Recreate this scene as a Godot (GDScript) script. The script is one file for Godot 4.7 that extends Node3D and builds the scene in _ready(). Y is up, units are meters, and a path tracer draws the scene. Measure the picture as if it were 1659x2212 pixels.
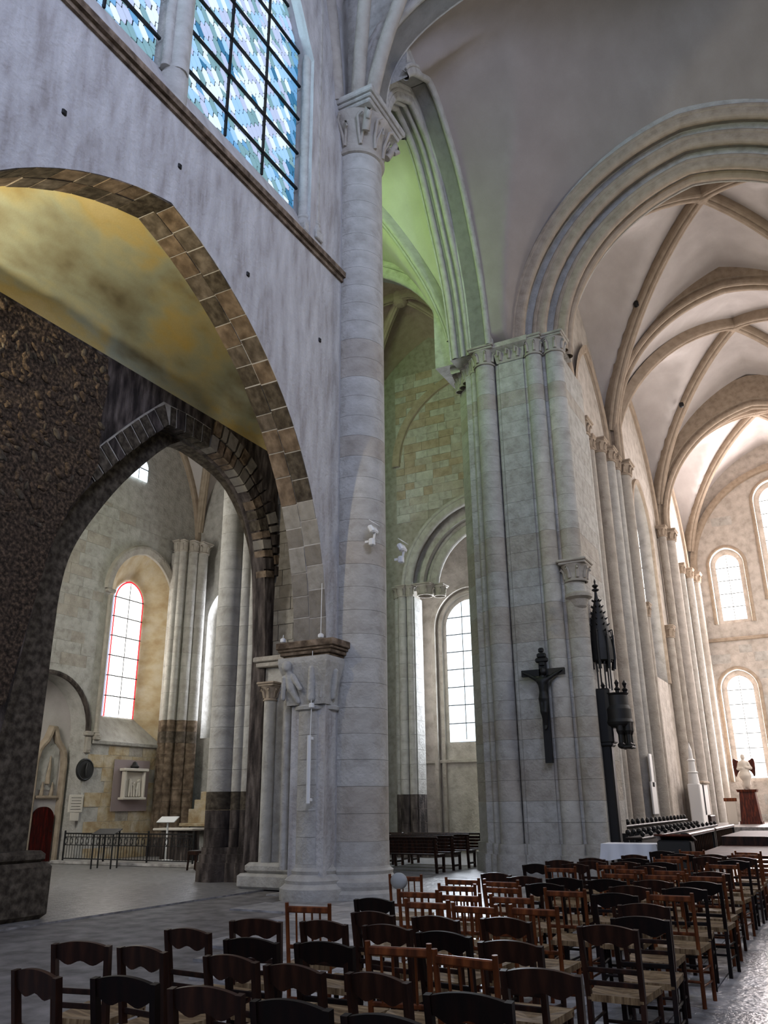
extends Node3D
# Interior of a large abbey church, looking from the nave to the crossing and the choir.
# x runs east along the church, y up, -z north. Units are metres.

const EW := Basis.IDENTITY                                                                       # local x east, y up, depth south
const NS := Basis(Vector3(0, 0, -1), Vector3(0, 1, 0), Vector3(1, 0, 0))                          # local x north, y up, depth east
const UP := Basis(Vector3(1, 0, 0), Vector3(0, 0, -1), Vector3(0, 1, 0))                          # local x east, y north, depth up
const AX := -1.2                                                                                  # z of the church's axis
const CAP := 15.0                                                                                 # height of the crossing and choir capitals

var rng := RandomNumberGenerator.new()
var M := {}
var used := {}

# ---------------------------------------------------------------- mesh collector
class MB:
	var v := PackedVector3Array()
	var n := PackedVector3Array()
	var xf := Transform3D.IDENTITY
	func tri(a: Vector3, b: Vector3, c: Vector3) -> void:
		var A := xf * a
		var B := xf * b
		var C := xf * c
		var nn := (B - A).cross(C - A)
		if nn.length_squared() < 1e-14: return
		nn = nn.normalized()
		v.append(A); v.append(C); v.append(B)
		n.append(nn); n.append(nn); n.append(nn)
	func quad(a: Vector3, b: Vector3, c: Vector3, d: Vector3) -> void:
		tri(a, b, c); tri(a, c, d)
	func tri_n(a: Vector3, b: Vector3, c: Vector3, na: Vector3, nb: Vector3, nc: Vector3) -> void:
		v.append(xf * a); v.append(xf * c); v.append(xf * b)
		n.append(xf.basis * na); n.append(xf.basis * nc); n.append(xf.basis * nb)
	func grid(rows: Array, flip := false) -> void:
		var h := rows.size()
		var w: int = rows[0].size()
		var nr := []
		for i in h:
			var line := []
			for j in w:
				var du: Vector3 = rows[i][mini(j + 1, w - 1)] - rows[i][maxi(j - 1, 0)]
				var dv: Vector3 = rows[mini(i + 1, h - 1)][j] - rows[maxi(i - 1, 0)][j]
				var q := du.cross(dv)
				line.append(q.normalized() * (-1.0 if flip else 1.0))
			nr.append(line)
		for i in h - 1:
			for j in w - 1:
				if flip:
					tri_n(rows[i][j], rows[i + 1][j], rows[i + 1][j + 1], nr[i][j], nr[i + 1][j], nr[i + 1][j + 1])
					tri_n(rows[i][j], rows[i + 1][j + 1], rows[i][j + 1], nr[i][j], nr[i + 1][j + 1], nr[i][j + 1])
				else:
					tri_n(rows[i][j], rows[i][j + 1], rows[i + 1][j + 1], nr[i][j], nr[i][j + 1], nr[i + 1][j + 1])
					tri_n(rows[i][j], rows[i + 1][j + 1], rows[i + 1][j], nr[i][j], nr[i + 1][j + 1], nr[i + 1][j])
	func hexa(p: Array) -> void:      # p[0..3] one face counter-clockwise seen from outside, p[4..7] the opposite corners
		quad(p[0], p[1], p[2], p[3])
		quad(p[5], p[4], p[7], p[6])
		for i in 4:
			var j := (i + 1) % 4
			quad(p[j], p[i], p[4 + i], p[4 + j])
	func box(c: Vector3, s: Vector3, bev := 0.0) -> void:
		var h := s * 0.5
		if bev <= 0.0:
			hexa([c + Vector3(-h.x, -h.y, h.z), c + Vector3(h.x, -h.y, h.z), c + Vector3(h.x, h.y, h.z), c + Vector3(-h.x, h.y, h.z),
				c + Vector3(-h.x, -h.y, -h.z), c + Vector3(h.x, -h.y, -h.z), c + Vector3(h.x, h.y, -h.z), c + Vector3(-h.x, h.y, -h.z)])
			return
		var b: float = minf(bev, minf(h.x, minf(h.y, h.z)) * 0.6)
		var rings := []
		for k in [[-h.y, b], [-h.y + b, 0.0], [h.y - b, 0.0], [h.y, b]]:
			var y: float = k[0]
			var i: float = k[1]
			var X: float = h.x - i
			var Z: float = h.z - i
			rings.append([c + Vector3(-X + b, y, Z), c + Vector3(X - b, y, Z), c + Vector3(X, y, Z - b), c + Vector3(X, y, -Z + b),
				c + Vector3(X - b, y, -Z), c + Vector3(-X + b, y, -Z), c + Vector3(-X, y, -Z + b), c + Vector3(-X, y, Z - b)])
		for r in 3:
			for i in 8:
				var j := (i + 1) % 8
				quad(rings[r][i], rings[r][j], rings[r + 1][j], rings[r + 1][i])
		for i in range(1, 7):
			tri(rings[3][0], rings[3][i], rings[3][i + 1])
			tri(rings[0][0], rings[0][i + 1], rings[0][i])
	func extrude(poly: PackedVector2Array, d0: float, d1: float, crease := 40.0, caps := true) -> void:
		var p := poly
		if Geometry2D.is_polygon_clockwise(p):
			p = p.duplicate(); p.reverse()
		var c := p.size()
		var en := []
		for i in c:
			var e := (p[(i + 1) % c] - p[i]).normalized()
			en.append(Vector2(e.y, -e.x))
		var cs := cos(deg_to_rad(crease))
		for i in c:
			var j := (i + 1) % c
			var me: Vector2 = en[i]
			var na := me
			var nb := me
			var pr: Vector2 = en[(i + c - 1) % c]
			var nx: Vector2 = en[j]
			if me.dot(pr) > cs: na = (me + pr).normalized()
			if me.dot(nx) > cs: nb = (me + nx).normalized()
			var A := Vector3(p[i].x, p[i].y, d0)
			var B := Vector3(p[j].x, p[j].y, d0)
			var C := Vector3(p[j].x, p[j].y, d1)
			var D := Vector3(p[i].x, p[i].y, d1)
			var a3 := Vector3(na.x, na.y, 0)
			var b3 := Vector3(nb.x, nb.y, 0)
			tri_n(A, B, C, a3, b3, b3)
			tri_n(A, C, D, a3, b3, a3)
		if caps:
			var t := Geometry2D.triangulate_polygon(p)
			for k in range(0, t.size(), 3):
				var a := p[t[k]]
				var b := p[t[k + 1]]
				var d := p[t[k + 2]]
				if (b - a).cross(d - a) < 0:
					var q := b
					b = d; d = q
				tri(Vector3(a.x, a.y, d1), Vector3(b.x, b.y, d1), Vector3(d.x, d.y, d1))
				tri(Vector3(a.x, a.y, d0), Vector3(d.x, d.y, d0), Vector3(b.x, b.y, d0))
	func lathe(prof: Array, segs := 24, c := Vector3.ZERO, a0 := 0.0, a1 := TAU) -> void:   # prof: [r, y] from bottom to top
		for k in prof.size() - 1:
			var r0: float = prof[k][0]
			var y0: float = prof[k][1]
			var r1: float = prof[k + 1][0]
			var y1: float = prof[k + 1][1]
			var sl := Vector2(y1 - y0, r0 - r1).normalized()
			for i in segs:
				var s := a0 + (a1 - a0) * i / segs
				var t := a0 + (a1 - a0) * (i + 1) / segs
				var ds := Vector3(cos(s), 0, -sin(s))
				var dt := Vector3(cos(t), 0, -sin(t))
				var ns := (ds * sl.x + Vector3.UP * sl.y).normalized()
				var nt := (dt * sl.x + Vector3.UP * sl.y).normalized()
				var A := c + ds * r0 + Vector3.UP * y0
				var B := c + dt * r0 + Vector3.UP * y0
				var C := c + dt * r1 + Vector3.UP * y1
				var D := c + ds * r1 + Vector3.UP * y1
				if r0 > 1e-5: tri_n(A, B, C, ns, nt, nt)
				if r1 > 1e-5: tri_n(A, C, D, ns, nt, ns)
	func tube(path: Array, r0: float, r1 := -1.0, segs := 10, caps := true) -> void:
		if r1 < 0.0: r1 = r0
		var rings := []
		var nn := []
		var ref := Vector3.UP
		var m := path.size()
		for i in m:
			var t: Vector3 = (path[mini(i + 1, m - 1)] - path[maxi(i - 1, 0)]).normalized()
			if i == 0:
				ref = Vector3.UP if absf(t.y) < 0.9 else Vector3.RIGHT
			var u := (ref - t * ref.dot(t)).normalized()
			ref = u
			var w := t.cross(u)
			var r := lerpf(r0, r1, float(i) / (m - 1))
			var ring := []
			var nr := []
			for k in segs + 1:
				var a := TAU * k / segs
				var d := u * cos(a) + w * sin(a)
				ring.append(path[i] + d * r); nr.append(d)
			rings.append(ring); nn.append(nr)
		for i in m - 1:
			for k in segs:
				tri_n(rings[i][k], rings[i][k + 1], rings[i + 1][k + 1], nn[i][k], nn[i][k + 1], nn[i + 1][k + 1])
				tri_n(rings[i][k], rings[i + 1][k + 1], rings[i + 1][k], nn[i][k], nn[i + 1][k + 1], nn[i + 1][k])
		if caps:
			for k in segs:
				tri(path[0], rings[0][k + 1], rings[0][k])
				tri(path[m - 1], rings[m - 1][k], rings[m - 1][k + 1])
	# a moulding of profile (x along the plane's normal N, y towards the opening) drawn along an arch that runs left to right as seen against N
	func sweep(path: Array, N: Vector3, prof: Array) -> void:
		var m := path.size()
		var inw := []
		for i in m:
			var a: Vector3 = (path[i] - path[i - 1]).normalized().cross(N) if i > 0 else Vector3.ZERO
			var b: Vector3 = (path[i + 1] - path[i]).normalized().cross(N) if i < m - 1 else Vector3.ZERO
			var s := a + b
			if i == 0 or i == m - 1: inw.append(s.normalized())
			else:
				s = s.normalized()
				inw.append(s / maxf(0.5, s.dot(a)))
		if inw[m / 2].y > 0:
			for i in m: inw[i] = -inw[i]
		for k in prof.size() - 1:
			var p: Vector2 = prof[k]
			var q: Vector2 = prof[k + 1]
			var e := (q - p).normalized()
			for i in m - 1:
				var A: Vector3 = path[i] + N * p.x + inw[i] * p.y
				var B: Vector3 = path[i] + N * q.x + inw[i] * q.y
				var C: Vector3 = path[i + 1] + N * q.x + inw[i + 1] * q.y
				var D: Vector3 = path[i + 1] + N * p.x + inw[i + 1] * p.y
				var f := Vector2(-e.y, e.x)
				var na: Vector3 = (N * f.x + inw[i].normalized() * f.y).normalized()
				var nb: Vector3 = (N * f.x + inw[i + 1].normalized() * f.y).normalized()
				if (B - A).cross(C - A).dot(na) > 0:
					tri_n(A, B, C, na, na, nb); tri_n(A, C, D, na, nb, nb)
				else:
					tri_n(A, C, B, na, nb, na); tri_n(A, D, C, na, nb, nb)
	# a wall in local x/y between depths d0 (back) and d1 (front) with openings given as upper edges
	func wall(x0: float, x1: float, y0: float, y1: float, d0: float, d1: float, holes := []) -> void:
		var xs := [x0, x1]
		for h in holes:
			for p in h.top: xs.append(clampf(p.x, x0, x1))
		xs.sort()
		for i in xs.size() - 1:
			var a: float = xs[i]
			var b: float = xs[i + 1]
			if b - a < 1e-5: continue
			var on := []
			for h in holes:
				if h.top[0].x <= a + 1e-6 and h.top[h.top.size() - 1].x >= b - 1e-6: on.append(h)
			on.sort_custom(func(p, q): return p.bot < q.bot)
			var ca := y0
			var cb := y0
			if on.is_empty() or on[0].bot > y0 + 1e-5: quad(Vector3(a, y0, d0), Vector3(b, y0, d0), Vector3(b, y0, d1), Vector3(a, y0, d1))
			for h in on:
				if h.bot > minf(ca, cb) + 1e-5:
					_wq(a, b, ca, cb, h.bot, h.bot, d0, d1)
					quad(Vector3(a, h.bot, d1), Vector3(b, h.bot, d1), Vector3(b, h.bot, d0), Vector3(a, h.bot, d0))
				ca = at(h.top, a); cb = at(h.top, b)
				quad(Vector3(a, ca, d0), Vector3(b, cb, d0), Vector3(b, cb, d1), Vector3(a, ca, d1))
			_wq(a, b, ca, cb, y1, y1, d0, d1)
			quad(Vector3(a, y1, d1), Vector3(b, y1, d1), Vector3(b, y1, d0), Vector3(a, y1, d0))
		for h in holes:
			var p: Vector2 = h.top[0]
			var q: Vector2 = h.top[h.top.size() - 1]
			if p.x > x0 + 1e-4: quad(Vector3(p.x, h.bot, d1), Vector3(p.x, h.bot, d0), Vector3(p.x, p.y, d0), Vector3(p.x, p.y, d1))
			if q.x < x1 - 1e-4: quad(Vector3(q.x, h.bot, d0), Vector3(q.x, h.bot, d1), Vector3(q.x, q.y, d1), Vector3(q.x, q.y, d0))
		var e0 := y0
		var e1 := y0
		for h in holes:
			if h.top[0].x <= x0 + 1e-6: e0 = maxf(e0, at(h.top, x0))
			if h.top[h.top.size() - 1].x >= x1 - 1e-6: e1 = maxf(e1, at(h.top, x1))
		quad(Vector3(x0, e0, d0), Vector3(x0, e0, d1), Vector3(x0, y1, d1), Vector3(x0, y1, d0))
		quad(Vector3(x1, e1, d1), Vector3(x1, e1, d0), Vector3(x1, y1, d0), Vector3(x1, y1, d1))
	func _wq(a, b, ya, yb, za, zb, d0, d1) -> void:
		quad(Vector3(a, ya, d1), Vector3(b, yb, d1), Vector3(b, zb, d1), Vector3(a, za, d1))
		quad(Vector3(b, yb, d0), Vector3(a, ya, d0), Vector3(a, za, d0), Vector3(b, zb, d0))
	static func at(top, x: float) -> float:
		for i in range(top.size() - 1):
			if x <= top[i + 1].x + 1e-6:
				var w: float = top[i + 1].x - top[i].x
				return lerpf(top[i].y, top[i + 1].y, clampf((x - top[i].x) / maxf(w, 1e-6), 0, 1))
		return top[top.size() - 1].y
	func mesh() -> ArrayMesh:
		var m := ArrayMesh.new()
		var a := []
		a.resize(Mesh.ARRAY_MAX)
		a[Mesh.ARRAY_VERTEX] = v
		a[Mesh.ARRAY_NORMAL] = n
		m.add_surface_from_arrays(Mesh.PRIMITIVE_TRIANGLES, a)
		return m

# ---------------------------------------------------------------- naming helpers
func numbered(called: String) -> String:
	used[called] = used.get(called, -1) + 1
	return called if used[called] == 0 else "%s_%03d" % [called, used[called]]
func meta(o: Node, label := "", category := "", group := "", kind := "") -> Node:
	if label: o.set_meta("label", label)
	if category: o.set_meta("category", category)
	if group: o.set_meta("group", group)
	if kind: o.set_meta("kind", kind)
	return o
func thing(called: String, label: String, category: String, pos := Vector3.ZERO, turn := 0.0, group := "", kind := "") -> Node3D:
	var o := Node3D.new()
	o.name = numbered(called)
	add_child(o)
	o.position = pos
	o.rotation.y = turn
	meta(o, label, category, group, kind)
	return o
func put(called: String, mesh: Mesh, mat: Material, parent: Node = self) -> MeshInstance3D:
	var o := MeshInstance3D.new()
	o.name = numbered(called) if parent == self else called
	o.mesh = mesh
	o.material_override = mat
	parent.add_child(o, true)
	return o
func part(called: String, mb: MB, mat: Material, parent: Node = self) -> MeshInstance3D:
	return put(called, mb.mesh(), mat, parent)
func solid(called: String, mb: MB, mat: Material, label: String, category: String) -> MeshInstance3D:
	var o := part(called, mb, mat)
	meta(o, label, category, "", "structure")
	return o
func setting(called: String, label: String, category: String, pos := Vector3.ZERO) -> Node3D:
	return thing(called, label, category, pos, 0.0, "", "structure")

# ---------------------------------------------------------------- curves
func pointed(xc: float, a: float, ys: float, rise: float, n := 14) -> PackedVector2Array:      # pointed (or round) arch, left to right
	var R := (a * a + rise * rise) / (2.0 * a)
	var cx := xc + a - R
	var tmax := acos(clampf((R - a) / R, -1, 1))
	var right := []
	for i in n + 1:
		var t := tmax * i / n
		right.append(Vector2(cx + R * cos(t), ys + R * sin(t)))
	var out := PackedVector2Array()
	for i in n + 1: out.append(Vector2(2 * xc - right[i].x, right[i].y))
	for i in range(n - 1, -1, -1): out.append(right[i])
	return out
func oval(xc: float, a: float, ys: float, rise: float, n := 28) -> PackedVector2Array:
	var out := PackedVector2Array()
	for i in n + 1:
		var t := PI - PI * i / n
		out.append(Vector2(xc + a * cos(t), ys + rise * sin(t)))
	return out
func smooth_through(p: Array, per := 5) -> PackedVector2Array:
	var out := PackedVector2Array()
	var m := p.size()
	for i in m - 1:
		for k in per:
			out.append(p[i].cubic_interpolate(p[i + 1], p[maxi(i - 1, 0)], p[mini(i + 2, m - 1)], float(k) / per))
	out.append(p[m - 1])
	return out
func hole(top: PackedVector2Array, bot: float) -> Dictionary:
	return {"top": top, "bot": bot}
func lift(p: PackedVector2Array, b: Basis, origin := Vector3.ZERO) -> Array:      # a 2D curve as a 3D path
	var out := []
	for q in p: out.append(origin + b * Vector3(q.x, q.y, 0))
	return out
func stilt(p: PackedVector2Array, y: float) -> PackedVector2Array:
	var out := PackedVector2Array([Vector2(p[0].x, y)])
	out.append_array(p)
	out.append(Vector2(p[p.size() - 1].x, y))
	return out
func roll(c: Vector2, r: float, a0: float, a1: float, n := 7) -> Array:
	var out := []
	for i in n + 1:
		var t := deg_to_rad(lerpf(a0, a1, float(i) / n))
		out.append(c + Vector2(cos(t), sin(t)) * r)
	return out
func disc(c: Vector2, r: float, n := 16) -> PackedVector2Array:
	var out := PackedVector2Array()
	for i in n: out.append(c + Vector2(cos(TAU * i / n), sin(TAU * i / n)) * r)
	return out
func rect(x0: float, y0: float, x1: float, y1: float) -> PackedVector2Array:
	return PackedVector2Array([Vector2(x0, y0), Vector2(x1, y0), Vector2(x1, y1), Vector2(x0, y1)])
func merged(list: Array) -> PackedVector2Array:
	var p: PackedVector2Array = list[0]
	for i in range(1, list.size()):
		var best := p
		var big := -1.0
		for q in Geometry2D.merge_polygons(p, list[i]):
			if Geometry2D.is_polygon_clockwise(q): continue
			var s := 0.0
			for k in q.size(): s += q[k].cross(q[(k + 1) % q.size()])
			if s > big:
				big = s; best = q
		p = best
	return p

# ---------------------------------------------------------------- materials
func noise_image(freq: float, seed_: int, oct := 5, stretch := 1.0, size := 512) -> Image:
	var f := FastNoiseLite.new()
	f.noise_type = FastNoiseLite.TYPE_SIMPLEX_SMOOTH
	f.seed = seed_
	f.frequency = freq
	f.fractal_octaves = oct
	f.fractal_gain = 0.55
	if stretch == 1.0: return f.get_seamless_image(size, size)
	var im := f.get_seamless_image(size, int(size / stretch))
	im.resize(size, size, Image.INTERPOLATE_CUBIC)
	return im
func ramp(im: Image, cols: Array, speck := 0.0, seed_ := 1) -> ImageTexture:
	var g := Gradient.new()
	g.offsets = PackedFloat32Array(cols.map(func(c): return c[0]))
	g.colors = PackedColorArray(cols.map(func(c): return c[1]))
	var r := RandomNumberGenerator.new()
	r.seed = seed_
	var out := Image.create(im.get_width(), im.get_height(), false, Image.FORMAT_RGB8)
	for y in im.get_height():
		for x in im.get_width():
			var c := g.sample(im.get_pixel(x, y).r)
			if speck > 0.0:
				var k := 1.0 + (r.randf() - 0.5) * speck
				c = Color(c.r * k, c.g * k, c.b * k)
			out.set_pixel(x, y, c)
	return ImageTexture.create_from_image(out)
func normal_tex(im: Image, strength: float) -> ImageTexture:
	var c: Image = im.duplicate()
	c.convert(Image.FORMAT_RGBA8)
	c.bump_map_to_normal_map(strength)
	return ImageTexture.create_from_image(c)
func matte(tex: Texture2D, metres: float, tint := Color.WHITE, rough := 0.92, nrm: Texture2D = null, ns := 0.6) -> StandardMaterial3D:
	var m := StandardMaterial3D.new()
	m.albedo_color = tint
	m.albedo_texture = tex
	m.roughness = rough
	m.metallic_specular = 0.3
	m.uv1_triplanar = true
	m.uv1_world_triplanar = true
	m.uv1_scale = Vector3.ONE / metres
	if nrm:
		m.normal_enabled = true
		m.normal_texture = nrm
		m.normal_scale = ns
	return m
func plain(c: Color, rough := 0.8, metal := 0.0) -> StandardMaterial3D:
	var m := StandardMaterial3D.new()
	m.albedo_color = c
	m.roughness = rough
	m.metallic = metal
	return m
func glowing(c: Color, e: float) -> StandardMaterial3D:
	var m := plain(c.darkened(0.4), 0.25)
	m.emission_enabled = true
	m.emission = c
	m.emission_energy_multiplier = e
	return m
func make_materials() -> void:
	var soft := noise_image(0.012, 3, 5)
	var fine := noise_image(0.05, 8, 4)
	var drip := noise_image(0.022, 21, 6, 5.0)
	var patch := noise_image(0.009, 44, 5, 2.5)
	patch.rotate_90(CLOCKWISE)
	var nf := normal_tex(fine, 5.0)
	var ns := normal_tex(soft, 10.0)
	var lime := ramp(soft, [[0.15, Color(0.615, 0.6, 0.57)], [0.45, Color(0.68, 0.668, 0.642)], [0.65, Color(0.705, 0.694, 0.668)], [0.9, Color(0.74, 0.73, 0.706)]], 0.05)
	M.stone = matte(lime, 3.1, Color.WHITE, 0.9, nf, 0.5)
	M.stone_b = matte(lime, 2.3, Color(0.97, 0.965, 0.96), 0.9, nf, 0.5)
	M.stone_c = matte(lime, 3.9, Color(0.95, 0.925, 0.9), 0.9, nf, 0.5)
	M.joint = matte(lime, 2.0, Color(0.84, 0.82, 0.79), 0.95)
	M.warm = matte(lime, 4.2, Color(1.04, 1.015, 1.0), 0.9, nf, 0.4)
	M.rib = matte(lime, 2.7, Color(0.92, 0.85, 0.78), 0.9, nf, 0.4)
	M.web = matte(ramp(soft, [[0.2, Color(0.71, 0.685, 0.67)], [0.6, Color(0.75, 0.725, 0.71)], [0.9, Color(0.78, 0.76, 0.745)]], 0.03), 7.0, Color.WHITE, 0.95)
	M.old_plaster = matte(M.web.albedo_texture, 8.0, Color(0.8, 0.775, 0.75), 0.95)
	M.render = matte(ramp(drip, [[0.1, Color(0.6, 0.58, 0.565)], [0.36, Color(0.67, 0.655, 0.645)], [0.6, Color(0.705, 0.695, 0.685)], [0.85, Color(0.745, 0.735, 0.725)]], 0.05), 4.7, Color.WHITE, 0.93, nf, 0.4)
	M.brown = matte(ramp(soft, [[0.2, Color(0.25, 0.22, 0.19)], [0.5, Color(0.36, 0.325, 0.285)], [0.85, Color(0.48, 0.44, 0.395)]], 0.1), 1.9, Color.WHITE, 0.95, ns, 0.6)
	M.brown_b = matte(M.brown.albedo_texture, 1.3, Color(0.82, 0.82, 0.8), 0.95, ns, 0.6)
	M.brown_c = matte(M.brown.albedo_texture, 2.4, Color(1.15, 1.1, 1.05), 0.95, ns, 0.6)
	M.mortar = matte(lime, 1.5, Color(0.95, 0.93, 0.9), 0.98)
	M.soot = matte(ramp(fine, [[0.2, Color(0.15, 0.125, 0.1)], [0.55, Color(0.27, 0.225, 0.185)], [0.9, Color(0.42, 0.35, 0.28)]], 0.2), 2.4, Color.WHITE, 0.97, ns, 1.0)
	M.damp = matte(ramp(patch, [[0.12, Color(0.4, 0.36, 0.28)], [0.25, Color(0.56, 0.54, 0.44)], [0.45, Color(0.66, 0.67, 0.58)], [0.6, Color(0.74, 0.71, 0.55)], [0.75, Color(0.8, 0.7, 0.43)], [0.9, Color(0.83, 0.74, 0.5)]], 0.05), 7.0, Color.WHITE, 0.95)
	M.dirty = matte(ramp(drip, [[0.2, Color(0.17, 0.15, 0.14)], [0.5, Color(0.28, 0.25, 0.235)], [0.85, Color(0.42, 0.385, 0.36)]], 0.1), 2.6, Color.WHITE, 0.92, nf, 0.5)
	M.cream = matte(ramp(soft, [[0.2, Color(0.64, 0.55, 0.42)], [0.45, Color(0.71, 0.64, 0.52)], [0.7, Color(0.75, 0.7, 0.61)], [0.9, Color(0.78, 0.74, 0.67)]], 0.05), 4.6, Color.WHITE, 0.93, nf, 0.4)
	M.slab = matte(ramp(soft, [[0.2, Color(0.47, 0.46, 0.45)], [0.5, Color(0.58, 0.57, 0.56)], [0.85, Color(0.67, 0.66, 0.65)]], 0.06), 3.2, Color.WHITE, 0.32, nf, 0.25)
	M.slab_b = matte(M.slab.albedo_texture, 1.6, Color(0.88, 0.88, 0.88), 0.28, nf, 0.25)
	M.slab_c = matte(M.slab.albedo_texture, 2.9, Color(1.1, 1.09, 1.08), 0.34, nf, 0.25)
	M.floor = matte(M.slab.albedo_texture, 3.3, Color(0.75, 0.74, 0.73), 0.7)
	var grain := noise_image(0.03, 5, 4, 6.0, 256)
	var wood := ramp(grain, [[0.2, Color(0.1, 0.055, 0.04)], [0.6, Color(0.17, 0.095, 0.065)], [0.9, Color(0.24, 0.14, 0.09)]])
	M.dark_wood = matte(wood, 0.7, Color.WHITE, 0.42)
	M.black_wood = matte(wood, 0.6, Color(0.55, 0.5, 0.5), 0.5)
	M.red_wood = matte(wood, 0.8, Color(1.7, 1.35, 1.2), 0.38)
	M.deck = matte(wood, 0.8, Color(1.5, 1.25, 1.15), 0.62)
	M.block = matte(lime, 1.8, Color(0.82, 0.81, 0.8), 0.95, ns, 0.5)
	M.block_b = matte(lime, 2.6, Color(0.72, 0.7, 0.68), 0.95, ns, 0.5)
	M.oak = matte(ramp(grain, [[0.2, Color(0.26, 0.13, 0.06)], [0.6, Color(0.4, 0.21, 0.1)], [0.9, Color(0.5, 0.28, 0.14)]]), 0.7, Color.WHITE, 0.38)
	for k in ["dark_wood", "black_wood", "red_wood", "oak", "deck"]: M[k].uv1_world_triplanar = false
	M.rush = matte(ramp(noise_image(0.03, 6, 3, 8.0, 256), [[0.2, Color(0.34, 0.26, 0.17)], [0.6, Color(0.5, 0.41, 0.29)], [0.9, Color(0.62, 0.53, 0.4)]], 0.15), 0.35, Color.WHITE, 0.6)
	M.ebony = plain(Color(0.03, 0.025, 0.024), 0.58)
	M.iron = plain(Color(0.05, 0.045, 0.043), 0.6, 0.2)
	M.lead = plain(Color(0.05, 0.055, 0.065), 0.7)
	M.white = plain(Color(0.86, 0.86, 0.85), 0.6)
	M.grey_linen = plain(Color(0.62, 0.62, 0.6), 0.9)
	M.linen = plain(Color(0.84, 0.85, 0.88), 0.85)
	M.marble = plain(Color(0.8, 0.77, 0.72), 0.5)
	M.bronze = plain(Color(0.15, 0.15, 0.15), 0.5, 0.3)
	M.door = matte(wood, 0.8, Color(1.3, 0.55, 0.55), 0.55)
	M.lilac = plain(Color(0.6, 0.54, 0.54), 0.9)
	M.glass_w = glowing(Color(1.0, 0.99, 0.97), 3.2)
	M.glass_c = glowing(Color(0.9, 0.96, 1.0), 2.4)
	M.q = [glowing(Color(0.88, 0.95, 1.0), 0.95), glowing(Color(0.66, 0.84, 1.0), 0.85), glowing(Color(0.58, 0.76, 0.8), 0.62), glowing(Color(0.5, 0.75, 0.95), 0.65), glowing(Color(0.27, 0.56, 0.74), 0.55), glowing(Color(0.78, 0.84, 0.97), 0.78)]
	M.g_red = glowing(Color(0.9, 0.2, 0.25), 1.2)
	M.g_green = glowing(Color(0.45, 0.95, 0.55), 1.2)

# ---------------------------------------------------------------- building blocks
func pick(list: Array) -> Material:
	return list[rng.randi() % list.size()]
func courses(parent: Node3D, plan: PackedVector2Array, y0: float, y1: float, ch: float, mats: Array, called := "course") -> void:
	var cnt := maxi(1, roundi((y1 - y0) / ch))
	var h := (y1 - y0) / cnt
	var b := MB.new()
	b.xf = Transform3D(UP, Vector3.ZERO)
	b.extrude(plan, 0.003, h - 0.003)
	var me := b.mesh()
	for i in cnt:
		var o := put(called, me, pick(mats), parent)
		o.position.y = y0 + h * i
func capital_mesh(r: float, h: float, ab: float, leaves := 8) -> ArrayMesh:
	var b := MB.new()
	var t := h * 0.24
	b.lathe([[r, 0.0], [r * 1.16, 0.0], [r * 1.2, h * 0.05], [r * 1.1, h * 0.09], [r * 1.04, h * 0.12], [r * 1.08, h * 0.4], [lerpf(r, ab, 0.55), h * 0.62], [ab * 0.97, h - t]], 20)
	for i in leaves:
		var a := TAU * (i + 0.5) / leaves
		var d := Vector3(cos(a), 0, sin(a))
		b.tube([d * r * 1.06 + Vector3.UP * h * 0.16, d * lerpf(r, ab, 0.4) + Vector3.UP * h * 0.48, d * lerpf(r, ab, 0.95) + Vector3.UP * h * 0.64, d * lerpf(r, ab, 1.05) + Vector3.UP * h * 0.53], r * 0.2, r * 0.1, 6)
	b.box(Vector3(0, h - t * 0.72, 0), Vector3(ab * 1.86, t * 0.5, ab * 1.86), 0.02)
	b.box(Vector3(0, h - t * 0.24, 0), Vector3(ab * 2.06, t * 0.5, ab * 2.06), 0.03)
	return b.mesh()
func base_mesh(r: float, h: float, w: float) -> ArrayMesh:
	var b := MB.new()
	b.box(Vector3(0, h * 0.22, 0), Vector3(w * 2, h * 0.44, w * 2), 0.02)
	b.lathe([[w * 0.96, h * 0.44], [w, h * 0.5], [w, h * 0.58], [w * 0.94, h * 0.64], [lerpf(r, w, 0.4), h * 0.68], [lerpf(r, w, 0.25), h * 0.78], [lerpf(r, w, 0.55), h * 0.84], [lerpf(r, w, 0.5), h * 0.92], [r, h]], 24)
	return b.mesh()
func shaft(parent: Node3D, at: Vector3, r: float, y0: float, y1: float, mat: Material, cap := 0.0, ab := 0.0, foot := 0.0, called := "shaft") -> void:
	var b := MB.new()
	var segs := 1
	var len_ := y1 - y0
	segs = maxi(1, roundi(len_ / 1.6))
	for i in segs:
		var a := y0 + len_ * i / segs
		var e := y0 + len_ * (i + 1) / segs
		b.lathe([[r * 0.985, a], [r, a + 0.012], [r, e - 0.012], [r * 0.985, e]], 14, Vector3(at.x, 0, at.z))
	part(called, b, mat, parent)
	if cap > 0.0:
		var o := put("capital", capital_mesh(r, cap, ab), M.rib, parent)
		o.position = Vector3(at.x, y1, at.z)
	if foot > 0.0:
		var o := put("base", base_mesh(r, foot, r * 1.5), mat, parent)
		o.position = Vector3(at.x, y0 - foot, at.z)
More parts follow.
